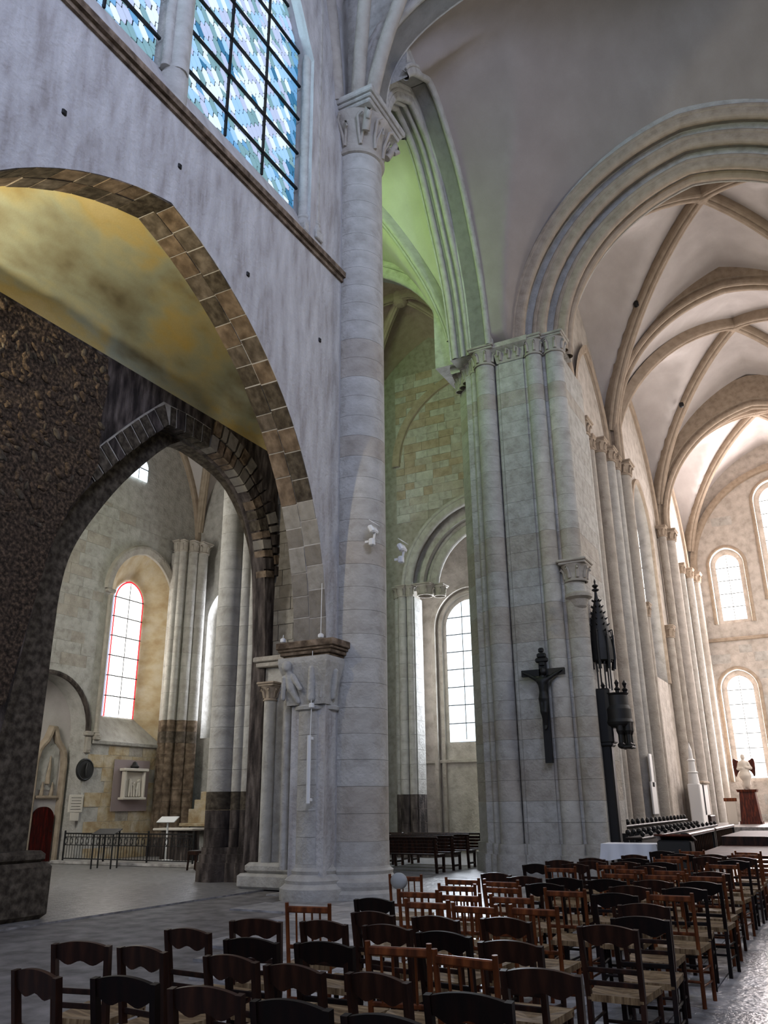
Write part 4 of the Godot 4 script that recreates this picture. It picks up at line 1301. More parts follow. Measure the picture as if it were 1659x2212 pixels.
func diagonal_ribs(parent: Node3D, x0: float, x1: float, z0: float, z1: float, across: PackedVector2Array, along: PackedVector2Array, dome: float, prof: Array, mat: Material) -> void:
	for d in [[x0, z0, x1, z1], [x0, z1, x1, z0]]:
		var pts := []
		for i in 33:
			var t := lerpf(0.5 - 0.5 * cos(PI * i / 32.0), i / 32.0, 0.3)
			t = lerpf(0.012, 0.988, t)
			var x := lerpf(d[0], d[2], t)
			var z := lerpf(d[1], d[3], t)
			pts.append(Vector3(x, vault_y(x, z, x0, x1, z0, z1, across, along, dome), z))
		rib(parent, pts, prof, mat)
	var b := MB.new()
	var c := Vector3((x0 + x1) / 2, 0, (z0 + z1) / 2)
	var y := vault_y(c.x, c.z, x0, x1, z0, z1, across, along, dome)
	b.lathe([[0.0, y - 0.52], [0.16, y - 0.5], [0.3, y - 0.4], [0.34, y - 0.28], [0.34, y]], 16, c)
	part("boss", b, mat, parent)

# ---------------------------------------------------------------- crossing
func crossing() -> void:
	var p := setting("pillar_crossing", "tall clustered crossing pillar with carved capitals that carries the crucifix", "pillar", Vector3(21.3, 0, -7.0))
	var core := [rect(0.2, -1.5, 2.6, 1.55), rect(-0.02, -0.42, 0.6, 0.36)]
	var caps := [[0.06, 0.83, 0.3], [0.12, -0.72, 0.25], [0.3, -1.3, 0.28]]
	for c in caps: core.append(disc(Vector2(c[0], c[1]), c[2], 20))
	core.append(disc(Vector2(0.12, 0.42), 0.1, 10))
	core.append(disc(Vector2(0.1, -0.46), 0.09, 10))
	for i in 5: core.append(disc(Vector2(0.2 + 0.22 * i, 1.24 + 0.22 * i), 0.12, 14))
	core.append(PackedVector2Array([Vector2(0.2, 1.15), Vector2(2.4, 1.15), Vector2(2.4, 2.2), Vector2(1.25, 2.2)]))
	courses(p, merged(core), 0.7, 14.4, 0.5, STONES)
	var fat := Geometry2D.offset_polygon(merged(core), 0.12)
	var b := MB.new()
	b.xf = Transform3D(UP, Vector3.ZERO)
	b.extrude(fat[0], 0.0, 0.45)
	b.extrude(Geometry2D.offset_polygon(merged(core), 0.06)[0], 0.45, 0.7)
	part("base", b, M.stone_b, p)
	for c in caps:
		var o := put("capital", capital_mesh(c[2], 0.62, c[2] * 1.4, 8), M.stone_c, p)
		o.position = Vector3(c[0], 14.4, -c[1])
	for i in 5:
		var o := put("capital", capital_mesh(0.12, 0.6, 0.18, 6), M.stone_c, p)
		o.position = Vector3(0.2 + 0.22 * i, 14.4, -(1.24 + 0.22 * i))
	b = MB.new()
	var q0 := []
	for k in [[0.0, 14.4], [0.03, 14.5], [0.06, 14.75], [0.2, 14.88], [0.22, 15.02]]:
		q0.append([Vector3(-0.04 - k[0], k[1], 0.44 + k[0]), Vector3(0.6, k[1], 0.44 + k[0]), Vector3(0.6, k[1], -0.4 - k[0]), Vector3(-0.04 - k[0], k[1], -0.4 - k[0])])
	for i in q0.size() - 1:
		for e in 4: b.quad(q0[i][e], q0[i][(e + 1) % 4], q0[i + 1][(e + 1) % 4], q0[i + 1][e])
	b.quad(q0[4][0], q0[4][1], q0[4][2], q0[4][3])
	for i in 3: b.tube([Vector3(-0.06, 14.5, -0.28 + 0.28 * i), Vector3(-0.14, 14.72, -0.24 + 0.28 * i), Vector3(-0.2, 14.76, -0.3 + 0.28 * i), Vector3(-0.14, 14.64, -0.34 + 0.28 * i)], 0.06, 0.04, 7)
	part("pilaster_capital", b, M.stone_c, p)
	var oc := put("shaft_capital", capital_mesh(0.27, 0.6, 0.4, 8), M.stone_c, p)
	oc.position = Vector3(0.26, 7.3, 1.36)
	b = MB.new()
	b.lathe([[0.05, 6.45], [0.2, 6.62], [0.26, 6.8], [0.36, 6.86], [0.36, 6.94], [0.26, 7.0]], 14, Vector3(0.2, 0, 1.4))
	part("corbel", b, M.stone_c, p)
	# north arch of the crossing: two orders
	var inn := smooth_through([Vector2(15.72, 19.6), Vector2(15.95, 20.3), Vector2(16.4, 21.0), Vector2(17.3, 21.65)], 6)
	inn.append_array(smooth_through([Vector2(17.32, 21.65), Vector2(18.66, 20.95), Vector2(19.9, 18.9), Vector2(20.75, 17.0), Vector2(21.15, 14.9)], 6))
	var out := smooth_through([Vector2(15.62, 20.65), Vector2(15.8, 20.95), Vector2(16.2, 21.35), Vector2(17.1, 21.95)], 6)
	out.append_array(smooth_through([Vector2(17.12, 21.95), Vector2(17.9, 21.6), Vector2(19.4, 19.95), Vector2(20.6, 17.2), Vector2(20.98, 15.0)], 6))
	b = MB.new()
	b.wall(15.72, 23.0, 14.9, 27.1, -8.9, -8.15, [hole(inn, 14.9)])
	b.wall(15.62, 23.0, 15.0, 27.1, -8.15, -7.5, [hole(out, 15.0)])
	solid("wall_over_north_arch", b, M.stone, "wall over the north arch of the crossing", "wall")
	b = MB.new()
	b.sweep(lift(inn, EW, Vector3(0, 0, -8.2)), Vector3(0, 0, 1), order_profile(-0.65, 0.06, 0.25, 0.09))
	b.sweep(lift(inn, EW, Vector3(0, 0, -8.45)), Vector3(0, 0, 1), roll(Vector2(0, 0), 0.07, 180, 0, 7))
	b.sweep(lift(inn, EW, Vector3(0, 0, -8.72)), Vector3(0, 0, 1), roll(Vector2(0, 0), 0.1, 180, 0, 7))
	b.sweep(lift(out, EW, Vector3(0, 0, -7.5)), Vector3(0, 0, 1), order_profile(-0.6, 0.05, 0.25, 0.09))
	solid("trim_6", b, M.stone_b, "moulded orders of the north crossing arch beside the round column", "moulding")
	# east arch of the crossing: three stepped orders with rolls
	var ea := []
	for k in [[4.4, 5.1], [4.95, 5.65], [5.5, 6.15]]: ea.append(pointed(-AX, k[0], 15.0, k[1], 20))
	b = MB.new()
	b.xf = Transform3D(NS, Vector3.ZERO)
	b.wall(-5.4, 9.6, 15.0, 27.1, 22.4, 23.3, [hole(ea[0], 15.0)])
	b.wall(-5.4, 9.6, 15.0, 27.1, 22.0, 22.4, [hole(ea[1], 15.0)])
	b.wall(-5.4, 9.6, 15.0, 27.1, 21.55, 22.0, [hole(ea[2], 15.0)])
	solid("wall_over_east_arch", b, M.stone, "wall over the east arch between crossing and choir", "wall")
	b = MB.new()
	for k in 3: b.sweep(lift(ea[k], NS, Vector3([22.4, 22.0, 21.55][k], 0, 0)), Vector3(-1, 0, 0), order_profile([-0.85, -0.4, -0.4][k], 0.06, 0.3, 0.13))
	b.sweep(lift(ea[0], NS, Vector3(22.9, 0, 0)), Vector3(-1, 0, 0), roll(Vector2(0, 0), 0.16, 180, 0, 7))
	solid("trim_7", b, M.rib, "stepped and rolled mouldings of the great east crossing arch", "moulding")
	# pillar on the south side of the crossing, out of view
	cluster("pillar_south", "clustered crossing pillar on the south side", Vector3(21.6, 0, 4.6), [[0.0, -1.6, 1.8, 1.3], [0.1, 0.9, 0.3], [0.1, 0.1, 0.3], [0.1, -0.7, 0.3]], 14.4, 0.0, 0.6, [M.stone])
	# domed vault of the crossing without ribs
	var wc := flat_arch(-AX, 7.2, 19.6, 3.3)
	var ec := pointed(-AX, 5.7, 15.0, 6.4, 24)
	var nc := PackedVector2Array(out)
	var rows := []
	for i in 41:
		var u := i / 40.0
		var x := lerpf(15.4, 21.75, u)
		var row := []
		for j in 61:
			var t := lerpf(0.5 - 0.5 * cos(PI * j / 60.0), j / 60.0, 0.5)
			var z := lerpf(-7.6, 5.2, t)
			var n := -z
			var y := maxf(lerpf(MB.at(wc, n), MB.at(ec, n), u * u * (3 - 2 * u)), MB.at(nc, x))
			var dm := (1 - pow(2 * u - 1, 2)) * (1 - pow(2 * t - 1, 2))
			row.append(Vector3(x, y + 2.4 * dm, z))
		rows.append(row)
	b = MB.new()
	b.grid(rows)
	solid("ceiling_crossing", b, M.old_plaster, "smooth plastered dome-like vault over the crossing", "vault")

# ---------------------------------------------------------------- choir
func choir() -> void:
	var w := setting("wall_choir_north", "north wall of the choir lined with tall engaged shafts", "wall")
	var b := MB.new()
	b.wall(22.9, 53.8, 0, 27.1, -7.4, -6.6, [hole(pointed(37.9, 1.9, 13.6, 2.4, 10), 6.8)])
	part("wall_face", b, M.warm, w)
	b = MB.new()
	for k in [[24.2, 0.3, -6.5, 14.3], [25.6, 0.2, -6.42, 14.3], [26.9, 0.3, -6.42, 14.0], [28.3, 0.17, -6.45, 14.0], [29.7, 0.22, -6.4, 14.4], [30.8, 0.26, -6.35, 14.4], [31.8, 0.2, -6.3, 14.4], [32.6, 0.33, -6.2, 14.4], [33.4, 0.2, -6.4, 14.4], [35.2, 0.22, -6.45, 9.0], [40.6, 0.24, -6.45, 9.0], [41.9, 0.2, -6.35, 14.4], [42.9, 0.33, -6.2, 14.4], [43.8, 0.2, -6.4, 14.4], [47.5, 0.22, -6.45, 13.8], [50.4, 0.22, -6.4, 14.2], [51.7, 0.32, -6.3, 14.2]]:
		shaft(w, Vector3(k[0], 0, k[2]), k[1], 0.5, k[3], pick([M.warm, M.stone, M.stone_c]), 0.6, k[1] * 1.4, 0.45)
	for k in [[24.0, 33.9, -6.5], [41.3, 44.4, -6.5], [50.0, 52.4, -6.5]]:
		b = MB.new()
		b.box(Vector3((k[0] + k[1]) / 2, 0.22, k[2]), Vector3(k[1] - k[0], 0.44, 0.7), 0.05)
		part("plinth", b, M.stone_b, w)
	b = MB.new()
	b.sweep(lift(stilt(pointed(37.9, 1.95, 13.6, 2.45, 10), 6.8), EW, Vector3(0, 0, -6.6)), Vector3(0, 0, 1), [Vector2(0, 0.03), Vector2(0.12, 0.0), Vector2(0.12, -0.16), Vector2(0, -0.2)])
	part("hood_mould", b, M.rib, w)
	# wall ribs
	for k in [[24.9, 2.4, 14.9, 4.2], [29.6, 2.6, 14.9, 4.2], [37.7, 4.6, 14.9, 6.0], [47.4, 4.1, 14.9, 5.6]]:
		b = MB.new()
		b.sweep(lift(pointed(k[0], k[1], k[2], k[3], 14), EW, Vector3(0, 0, -6.6)), Vector3(0, 0, 1), rib_profile(0.16, 0.24))
		part("wall_rib", b, M.rib, w)
	# vault bays and transverse arches
	var ac1 := stilt(pointed(-AX, 5.4, 15.3, 7.35, 16), 15.0)
	var bays := [[23.0, 32.6, pointed(27.8, 4.85, 15.0, 6.9, 16), 0.7, "rib vault of the first choir bay with round boss"], [32.6, 42.9, pointed(37.75, 5.2, 15.0, 6.6, 16), 0.6, "rib vault of the middle choir bay"], [42.9, 52.6, pointed(47.75, 4.9, 15.0, 6.4, 16), 0.4, "rib vault of the last choir bay before the east wall"]]
	for i in 3:
		var q: Array = bays[i]
		vault("ceiling_choir_%d" % (i + 1), q[4], q[0], q[1], -6.65, 4.25, ac1, q[2], q[3], M.web)
	var tr := setting("trim_8", "ribs and transverse arches of the choir vaults", "rib")
	for q in bays: diagonal_ribs(tr, q[0], q[1], -6.65, 4.25, ac1, q[2], q[3], rib_profile(0.26, 0.42), M.rib)
	for k in [[32.6, 4.95, 16.5, 5.4], [42.9, 4.95, 15.3, 5.7]]:
		var pa := stilt(pointed(-AX, k[1], k[2], k[3], 20), 15.0)
		b = MB.new()
		b.sweep(lift(pa, NS, Vector3(k[0], 0, 0)), Vector3(-1, 0, 0), [Vector2(-0.42, -1.6), Vector2(-0.42, -0.3), Vector2(-0.34, -0.25), Vector2(-0.34, 0.0), Vector2(-0.12, 0.02), Vector2(0.12, 0.02), Vector2(0.34, 0.0), Vector2(0.34, -0.25), Vector2(0.42, -0.3), Vector2(0.42, -1.6)])
		b.sweep(lift(pa, NS, Vector3(k[0] - 0.3, 0, 0)), Vector3(-1, 0, 0), roll(Vector2(0, -0.05), 0.14, 200, -20, 7))
		b.sweep(lift(pa, NS, Vector3(k[0] + 0.02, 0, 0)), Vector3(-1, 0, 0), roll(Vector2(0, 0.0), 0.14, 180, 0, 7))
		part("transverse_arch", b, M.rib, tr)
	for k in [[30.3, 20.9, -4.4], [40.0, 20.6, -4.3]]:
		b = MB.new()
		b.lathe([[0.0, -0.16], [0.1, -0.12], [0.13, 0.0], [0.1, 0.1]], 10, Vector3(k[0], k[1], k[2]))
		part("vault_plug", b, M.iron, tr)
	# east wall
	var e := setting("wall_east", "flat east wall of the choir with two tiers of round-headed windows", "wall")
	b = MB.new()
	b.xf = Transform3D(NS, Vector3.ZERO)
	var hs := []
	for k in [[4.42, 0.95, 11.7, 15.3, 1.05], [-AX, 1.15, 12.9, 19.0, 1.25], [-2.0, 0.95, 11.7, 15.3, 1.05], [4.75, 1.0, 2.7, 7.85, 1.1], [-AX, 1.0, 2.7, 7.85, 1.1], [-2.3, 1.0, 2.7, 7.85, 1.1]]: hs.append(hole(pointed(k[0], k[1], k[3], k[4]), k[2]))
	b.wall(-5.0, 7.4, 0, 27.1, 52.5, 52.85, hs)
	part("wall_face", b, M.warm, e)
	var hb := []
	for k in [[4.42, 0.68, 11.95, 15.3, 0.72], [-AX, 0.85, 13.2, 19.0, 0.95], [4.75, 0.72, 2.9, 7.85, 0.8], [-AX, 0.75, 2.9, 7.85, 0.8]]: hb.append(hole(pointed(k[0], k[1], k[3], k[4]), k[2]))
	b = MB.new()
	b.xf = Transform3D(NS, Vector3.ZERO)
	b.wall(-5.0, 7.4, 0, 27.1, 52.82, 53.6, hb)
	part("wall_core", b, M.warm, e)
	b = MB.new()
	b.box(Vector3(52.45, 10.75, AX), Vector3(0.24, 0.2, 10.8), 0.03)
	part("string_course", b, M.rib, e)
	ashlar(e, Transform3D(WEST, Vector3(52.5, 0, 0)), -6.2, -2.6, 0.0, 19.5, 0.5, 1.0, [M.warm, M.warm, M.stone], func(a, c, y, h): return (a < -3.1 and c > -5.75 and h > 11.5 and y < 16.6) or (a < -3.6 and c > -5.95 and h > 2.5 and y < 9.1) or (y < 11.0 and h > 10.5) or c > -2.7 and y > 12 or y > 17.5 - 0.4 * absf((a + c) / 2 + 1.2) + 2.0, 0.012)
	for k in [[4.42, 0.97, 15.3, 1.07, 11.7], [4.75, 1.02, 7.85, 1.12, 2.7], [1.2, 1.17, 19.0, 1.27, 12.9]]:
		b = MB.new()
		b.sweep(lift(stilt(pointed(k[0], k[1], k[2], k[3], 12), k[4]), NS, Vector3(52.5, 0, 0)), Vector3(-1, 0, 0), [Vector2(0, 0.02), Vector2(0.08, 0.0), Vector2(0.1, -0.08), Vector2(0.06, -0.18), Vector2(0, -0.2)])
		part("hood_mould", b, M.rib, e)
	b = MB.new()
	b.sweep(lift(pointed(-AX, 5.2, 15.0, 6.2, 18), NS, Vector3(52.5, 0, 0)), Vector3(-1, 0, 0), rib_profile(0.18, 0.28))
	part("wall_rib", b, M.rib, e)
	# raised floor of the sanctuary and of the choir
	b = MB.new()
	for k in [[15.75, 0.17], [16.2, 0.34]]: b.box(Vector3((k[0] + 41.0) / 2, k[1] - 0.085, 1.0), Vector3(41.0 - k[0], 0.17, 5.9), 0.01)
	for k in [[41.0, 0.45], [41.4, 0.6]]: b.box(Vector3((k[0] + 52.5) / 2, k[1] - 0.075, AX), Vector3(52.5 - k[0], 0.15, 10.6), 0.0)
	solid("floor_choir", b, M.slab_b, "low stone steps up to the choir benches and sanctuary", "steps")

# ---------------------------------------------------------------- furniture and fittings
func bar(b: MB, a: Vector3, c: Vector3, w: float, h: float) -> void:       # a square bar from a to c
	var t := (c - a).normalized()
	var u := (Vector3.UP if absf(t.y) < 0.9 else Vector3.RIGHT)
	var s := t.cross(u).normalized() * w * 0.5
	var v := s.cross(t).normalized() * h * 0.5
	b.hexa([a - s - v, a - s + v, a + s + v, a + s - v, c - s - v, c - s + v, c + s + v, c + s - v])
	
func bench(called: String, label: String, category: String, at: Vector3, length: float, mat: Material, group := "", slats := 5) -> void:      # faces east, runs north to south
	var o := thing(called, label, category, at, 0.0, group)
	var h := length / 2
	for i in 4:
		var b := MB.new()
		b.box(Vector3(-0.16 + 0.11 * i, 0.44, 0), Vector3(0.1, 0.03, length), 0.008)
		part("seat_slat", b, mat, o)
	for i in slats:
		var b := MB.new()
		b.box(Vector3(-0.25 - 0.014 * i, 0.5 + 0.085 * i, 0), Vector3(0.028, 0.068, length), 0.008)
		part("back_slat", b, mat, o)
	var tr := MB.new()
	tr.box(Vector3(-0.27 - 0.014 * slats, 0.5 + 0.085 * slats + 0.01, 0), Vector3(0.1, 0.05, length + 0.04), 0.014)
	part("top_rail", tr, mat, o)
	var ends := [-h + 0.06, h - 0.06]
	if length > 2.6: ends.append(0.0)
	for z in ends:
		var b := MB.new()
		bar(b, Vector3(-0.22, 0, z), Vector3(-0.28 - 0.014 * slats, 0.5 + 0.085 * slats, z), 0.06, 0.06)
		bar(b, Vector3(0.2, 0, z), Vector3(0.2, 0.43, z), 0.06, 0.06)
		bar(b, Vector3(-0.24, 0.4, z), Vector3(0.22, 0.4, z), 0.05, 0.06)
		bar(b, Vector3(-0.22, 0.12, z), Vector3(0.2, 0.12, z), 0.04, 0.05)
		part("end_frame", b, mat, o)
func furniture() -> void:
	var b := MB.new()
	# crucifix on the clustered pillar
	var o := thing("crucifix", "large dark wooden crucifix hung on the clustered crossing pillar", "crucifix", Vector3(21.1, 2.62, -6.62))
	bar(b, Vector3(0, 0, 0), Vector3(0, 2.75, 0), 0.19, 0.1)
	var beam := part("upright_beam", b, M.ebony, o)
	b = MB.new()
	bar(b, Vector3(0, 2.28, -0.58), Vector3(0, 2.28, 0.58), 0.1, 0.17)
	part("cross_beam", b, M.ebony, o)
	b = MB.new()
	for k in [[2.5, 0.16], [2.6, 0.34], [2.72, 0.24], [2.86, 0.14]]: b.box(Vector3(-0.04, k[0], 0), Vector3(0.1, 0.13, k[1]), 0.03)
	part("headpiece", b, M.ebony, beam)
	var fx := -0.12
	var fig := put("figure", figure([[Vector3(fx - 0.03, 2.28, 0.05), Vector3(fx - 0.03, 2.32, 0.05), 0.085, 0.075], [Vector3(fx, 2.2, 0.02), Vector3(fx, 2.1, 0), 0.05, 0.07], [Vector3(fx, 2.05, 0.06), Vector3(fx, 2.05, -0.06), 0.1, 0.1], [Vector3(fx, 2.0, 0), Vector3(fx, 1.72, 0), 0.12, 0.09], [Vector3(fx, 1.68, 0), Vector3(fx, 1.6, 0), 0.11, 0.12],
		[Vector3(fx, 2.08, 0.13), Vector3(-0.08, 2.2, 0.33), 0.055, 0.045], [Vector3(-0.08, 2.2, 0.33), Vector3(-0.08, 2.3, 0.52), 0.045, 0.03], [Vector3(fx, 2.08, -0.13), Vector3(-0.08, 2.2, -0.33), 0.055, 0.045], [Vector3(-0.08, 2.2, -0.33), Vector3(-0.08, 2.3, -0.52), 0.045, 0.03],
		[Vector3(fx, 1.58, 0.05), Vector3(fx - 0.06, 1.25, 0.04), 0.08, 0.06], [Vector3(fx - 0.06, 1.25, 0.04), Vector3(-0.08, 0.9, 0.01), 0.06, 0.04], [Vector3(fx, 1.58, -0.05), Vector3(fx - 0.05, 1.26, -0.03), 0.08, 0.06], [Vector3(fx - 0.05, 1.26, -0.03), Vector3(-0.08, 0.92, -0.01), 0.06, 0.04], [Vector3(-0.08, 0.9, 0), Vector3(-0.15, 0.83, 0), 0.045, 0.035]], 0.03, 0.026), M.ebony, o)
	fig.set_meta("label", "carved figure with outstretched arms")
	# tall gothic canopy of black wood
	o = thing("carved_canopy", "black gothic wooden canopy with a crocketed spire beside the clustered pillar", "canopy", Vector3(22.2, 0, -5.3))
	b = MB.new()
	b.box(Vector3(0, 1.6, -0.1), Vector3(0.3, 3.2, 0.28), 0.04)
	b.box(Vector3(0, 3.1, -0.1), Vector3(0.42, 0.16, 0.4), 0.04)
	b.box(Vector3(0, 3.8, -0.08), Vector3(0.46, 1.4, 0.46), 0.04)
	part("post", b, M.ebony, o)
	b = MB.new()
	b.lathe([[0.3, 3.5], [0.34, 3.56], [0.36, 3.62], [0.33, 3.7], [0.33, 3.95], [0.29, 4.05], [0.28, 4.3], [0.32, 4.36], [0.0, 4.4]], 8, Vector3(0, 0, 0.28))
	for k in [[-0.12, 0.5], [0.12, 0.5], [0.2, 0.32], [-0.2, 0.32]]: b.lathe([[0.02, 2.95], [0.09, 3.0], [0.1, 3.06], [0.06, 3.1], [0.06, 3.3], [0.1, 3.4], [0.1, 3.6]], 8, Vector3(k[0], 0, k[1]))
	b.box(Vector3(0, 3.0, 0.42), Vector3(0.5, 0.07, 0.34), 0.02)
	part("hanging_tabernacle", b, M.ebony, o)
	for k in 5:
		b = MB.new()
		var px := Vector3([-0.2, 0.0, 0.2, -0.12, 0.14][k], 0, [-0.28, -0.32, -0.1, 0.34, 0.48][k])
		b.lathe([[0.05, 4.25], [0.06, 4.42], [0.09, 4.46], [0.03, 4.52], [0.05, 4.58], [0.07, 4.62], [0.0, 4.72]], 6, px)
		part("pinnacle", b, M.ebony, o)
	for k in 6:
		b = MB.new()
		var a := TAU * (k + 0.5) / 6
		b.tube([Vector3(cos(a) * 0.2, 4.45, sin(a) * 0.2 - 0.02), Vector3(cos(a) * 0.2, 5.25, sin(a) * 0.2 - 0.02)], 0.022, 0.022, 6)
		part("colonnette", b, M.ebony, o)
	b = MB.new()
	for k in 8:
		var a := TAU * k / 8
		b.tube([Vector3(cos(a) * 0.3, 5.0, sin(a) * 0.3), Vector3(cos(a) * 0.34, 5.3, sin(a) * 0.34), Vector3(cos(a) * 0.34, 5.9, sin(a) * 0.34), Vector3(cos(a) * 0.34, 6.05, sin(a) * 0.34)], 0.05, 0.015, 6)
	b.lathe([[0.26, 5.2], [0.34, 5.24], [0.34, 5.55], [0.32, 5.75], [0.26, 6.1], [0.19, 6.45], [0.11, 6.75], [0.05, 7.0], [0.02, 7.3]], 8)
	for t in 7:
		var y := 5.85 + 0.17 * t
		var r := lerpf(0.31, 0.08, t / 6.0)
		for k in 8:
			var a := TAU * k / 8
			b.tube([Vector3(cos(a) * r, y, sin(a) * r), Vector3(cos(a) * (r + 0.06), y + 0.04, sin(a) * (r + 0.06))], 0.028, 0.012, 5)
	var spire := part("spire", b, M.ebony, o)
	b = MB.new()
	b.lathe([[0.02, 7.0], [0.04, 7.1], [0.03, 7.14], [0.1, 7.18], [0.1, 7.21], [0.03, 7.24], [0.09, 7.3], [0.08, 7.33], [0.02, 7.36], [0.03, 7.44], [0.0, 7.52]], 8)
	part("finial", b, M.ebony, spire)
	# choir stalls
	o = thing("choir_stalls", "long row of black choir stalls with knobbed arm rests", "stalls", Vector3(28.9, 0, -5.5))
	b = MB.new()
	b.box(Vector3(0, 0.5, -0.32), Vector3(11.6, 1.0, 0.08), 0.01)
	part("back_panel", b, M.ebony, o)
	b = MB.new()
	b.box(Vector3(0, 1.03, -0.28), Vector3(11.7, 0.06, 0.24), 0.02)
	part("top_rail", b, M.black_wood, o)
	b = MB.new()
	b.box(Vector3(0, 0.42, -0.05), Vector3(11.6, 0.06, 0.45), 0.02)
	part("seat", b, M.ebony, o)
	for i in 18:
		b = MB.new()
		var x := -5.7 + 0.67 * i
		b.box(Vector3(x, 0.45, -0.06), Vector3(0.07, 0.9, 0.5), 0.015)
		b.lathe([[0.0, 0.84], [0.06, 0.88], [0.07, 0.93], [0.05, 0.98], [0.0, 1.0]], 10, Vector3(x, 0, 0.18))
		b.lathe([[0.0, 1.05], [0.05, 1.08], [0.06, 1.14], [0.04, 1.2], [0.0, 1.22]], 10, Vector3(x, 0, -0.26))
		part("arm_rest", b, M.ebony, o)
	o = thing("stall_front", "lower black desk front of the choir stalls", "stalls", Vector3(27.0, 0, -4.5))
	b = MB.new()
	b.box(Vector3(0, 0.42, 0), Vector3(12.6, 0.84, 0.1), 0.02)
	part("desk_panel", b, M.ebony, o)
	b = MB.new()
	b.box(Vector3(0, 0.87, -0.12), Vector3(12.7, 0.05, 0.4), 0.02)
	part("desk_top", b, M.black_wood, o)
	for i in 14:
		b = MB.new()
		b.lathe([[0.0, 0.88], [0.05, 0.92], [0.06, 0.97], [0.0, 1.03]], 10, Vector3(-6.0 + 0.92 * i, 0, 0.02))
		part("knob", b, M.ebony, o)
	# reading desk and baluster rail
	o = thing("reading_desk", "black wooden prayer desk with a pale sloping top", "desk", Vector3(19.85, 0, -3.55))
	b = MB.new()
	b.box(Vector3(0, 0.44, 0), Vector3(0.5, 0.88, 0.7), 0.03)
	b.box(Vector3(0.45, 0.08, 0), Vector3(0.5, 0.16, 0.7), 0.02)
	part("body", b, M.ebony, o)
	b = MB.new()
	b.xf = Transform3D(Basis(Vector3(0, 0, 1), -0.2), Vector3(0, 0.93, 0))
	b.box(Vector3.ZERO, Vector3(0.58, 0.04, 0.8), 0.012)
	part("desk_top", b, M.red_wood, o)
	for s in 2:
		o = thing("baluster_rail", ["dark baluster rail with a shiny hand rail next to the prayer desk", "second length of baluster rail towards the sanctuary"][s], "railing", Vector3([22.85, 27.2][s], 0, -3.5))
		b = MB.new()
		b.box(Vector3(0, 0.95, 0), Vector3(4.1, 0.08, 0.2), 0.03)
		part("hand_rail", b, M.red_wood, o)
		b = MB.new()
		b.box(Vector3(0, 0.1, 0), Vector3(4.1, 0.1, 0.16), 0.02)
		part("bottom_rail", b, M.dark_wood, o)
		for i in 15:
			b = MB.new()
			b.lathe([[0.03, 0.15], [0.03, 0.25], [0.045, 0.36], [0.025, 0.5], [0.035, 0.62], [0.03, 0.91]], 8, Vector3(-1.9 + 0.27 * i, 0, 0))
			part("baluster", b, M.dark_wood, o)
		for x in [-2.05, 2.05]:
			b = MB.new()
			b.box(Vector3(x, 0.5, 0), Vector3(0.12, 1.0, 0.16), 0.02)
			part("post", b, M.ebony, o)
	# table under a white cloth
	o = thing("side_table", "small wooden table hidden under the white cloth", "table", Vector3(20.3, 0, -4.6))
	b = MB.new()
	b.box(Vector3(0, 0.76, 0), Vector3(0.66, 0.04, 1.2), 0.01)
	part("table_top", b, M.dark_wood, o)
	for k in [[-1, -1], [-1, 1], [1, -1], [1, 1]]:
		b = MB.new()
		b.box(Vector3(k[0] * 0.28, 0.37, k[1] * 0.53), Vector3(0.06, 0.74, 0.06), 0.01)
		part("leg", b, M.dark_wood, o)
	b = MB.new()
	var rings := []
	for y in [[0.786, 0.0, 0.97], [0.786, 0.0, 1.0], [0.77, 0.008, 1.0], [0.62, 0.02, 1.02], [0.46, 0.035, 1.05]]:
		var ring := []
		for i in 65:
			var t := 4.0 * i / 64.0
			var e := int(t) % 4
			var f := t - int(t)
			var c: Vector2 = [Vector2(lerpf(-1, 1, f), 1), Vector2(1, lerpf(1, -1, f)), Vector2(lerpf(1, -1, f), -1), Vector2(-1, lerpf(-1, 1, f))][e]
			var wv: float = y[1] * sin(i * 1.37)
			ring.append(Vector3(c.x * (0.345 + wv) * y[2], y[0] + (0.03 * sin(i * 0.6) if y[0] < 0.5 else 0.0), c.y * (0.615 + wv) * y[2]))
		rings.append(ring)
	b.grid(rings)
	b.quad(rings[0][0], rings[0][16], rings[0][32], rings[0][48])
	var cl := part("tablecloth", b, M.linen)
	cl.position = Vector3(20.3, 0, -4.6)
	meta(cl, "white cloth draped over the small table below the black canopy", "tablecloth")
	# stepped wooden podium on the stone steps
	o = thing("wooden_podium", "stepped brown wooden podium with slatted front and shiny planked deck", "podium", Vector3(16.7, 0.34, 0.0))
	for i in 6:
		b = MB.new()
		b.box(Vector3(0.0, 0.045 + 0.07 * i, 0.48), Vector3(0.04, 0.055, 4.85), 0.01)
		part("front_slat", b, M.oak, o)
	for i in 8:
		b = MB.new()
		b.box(Vector3(0.05, 0.19, -2.62 + 0.17 * i if i < 5 else -1.85 + 1.5 * (i - 5)), Vector3(0.05, 0.38, 0.05), 0.008)
		part("leg", b, M.dark_wood, o)
	for i in 13:
		b = MB.new()
		b.box(Vector3(0.12 + 0.29 * i, 0.4, 0.1), Vector3(0.28, 0.04, 5.6), 0.01)
		part("deck_plank", b, M.deck, o)
	b = MB.new()
	b.box(Vector3(3.82, 0.5, 0.1), Vector3(0.05, 0.2, 5.6), 0.01)
	part("riser", b, M.dark_wood, o)
	for i in 14:
		b = MB.new()
		b.box(Vector3(3.98 + 0.29 * i, 0.58, 0.1), Vector3(0.28, 0.04, 5.6), 0.01)
		part("deck_plank", b, M.deck, o)
	b = MB.new()
	b.box(Vector3(3.9, 0.19, 2.2), Vector3(7.6, 0.36, 1.2), 0.0)
	part("underframe", b, M.dark_wood, o)
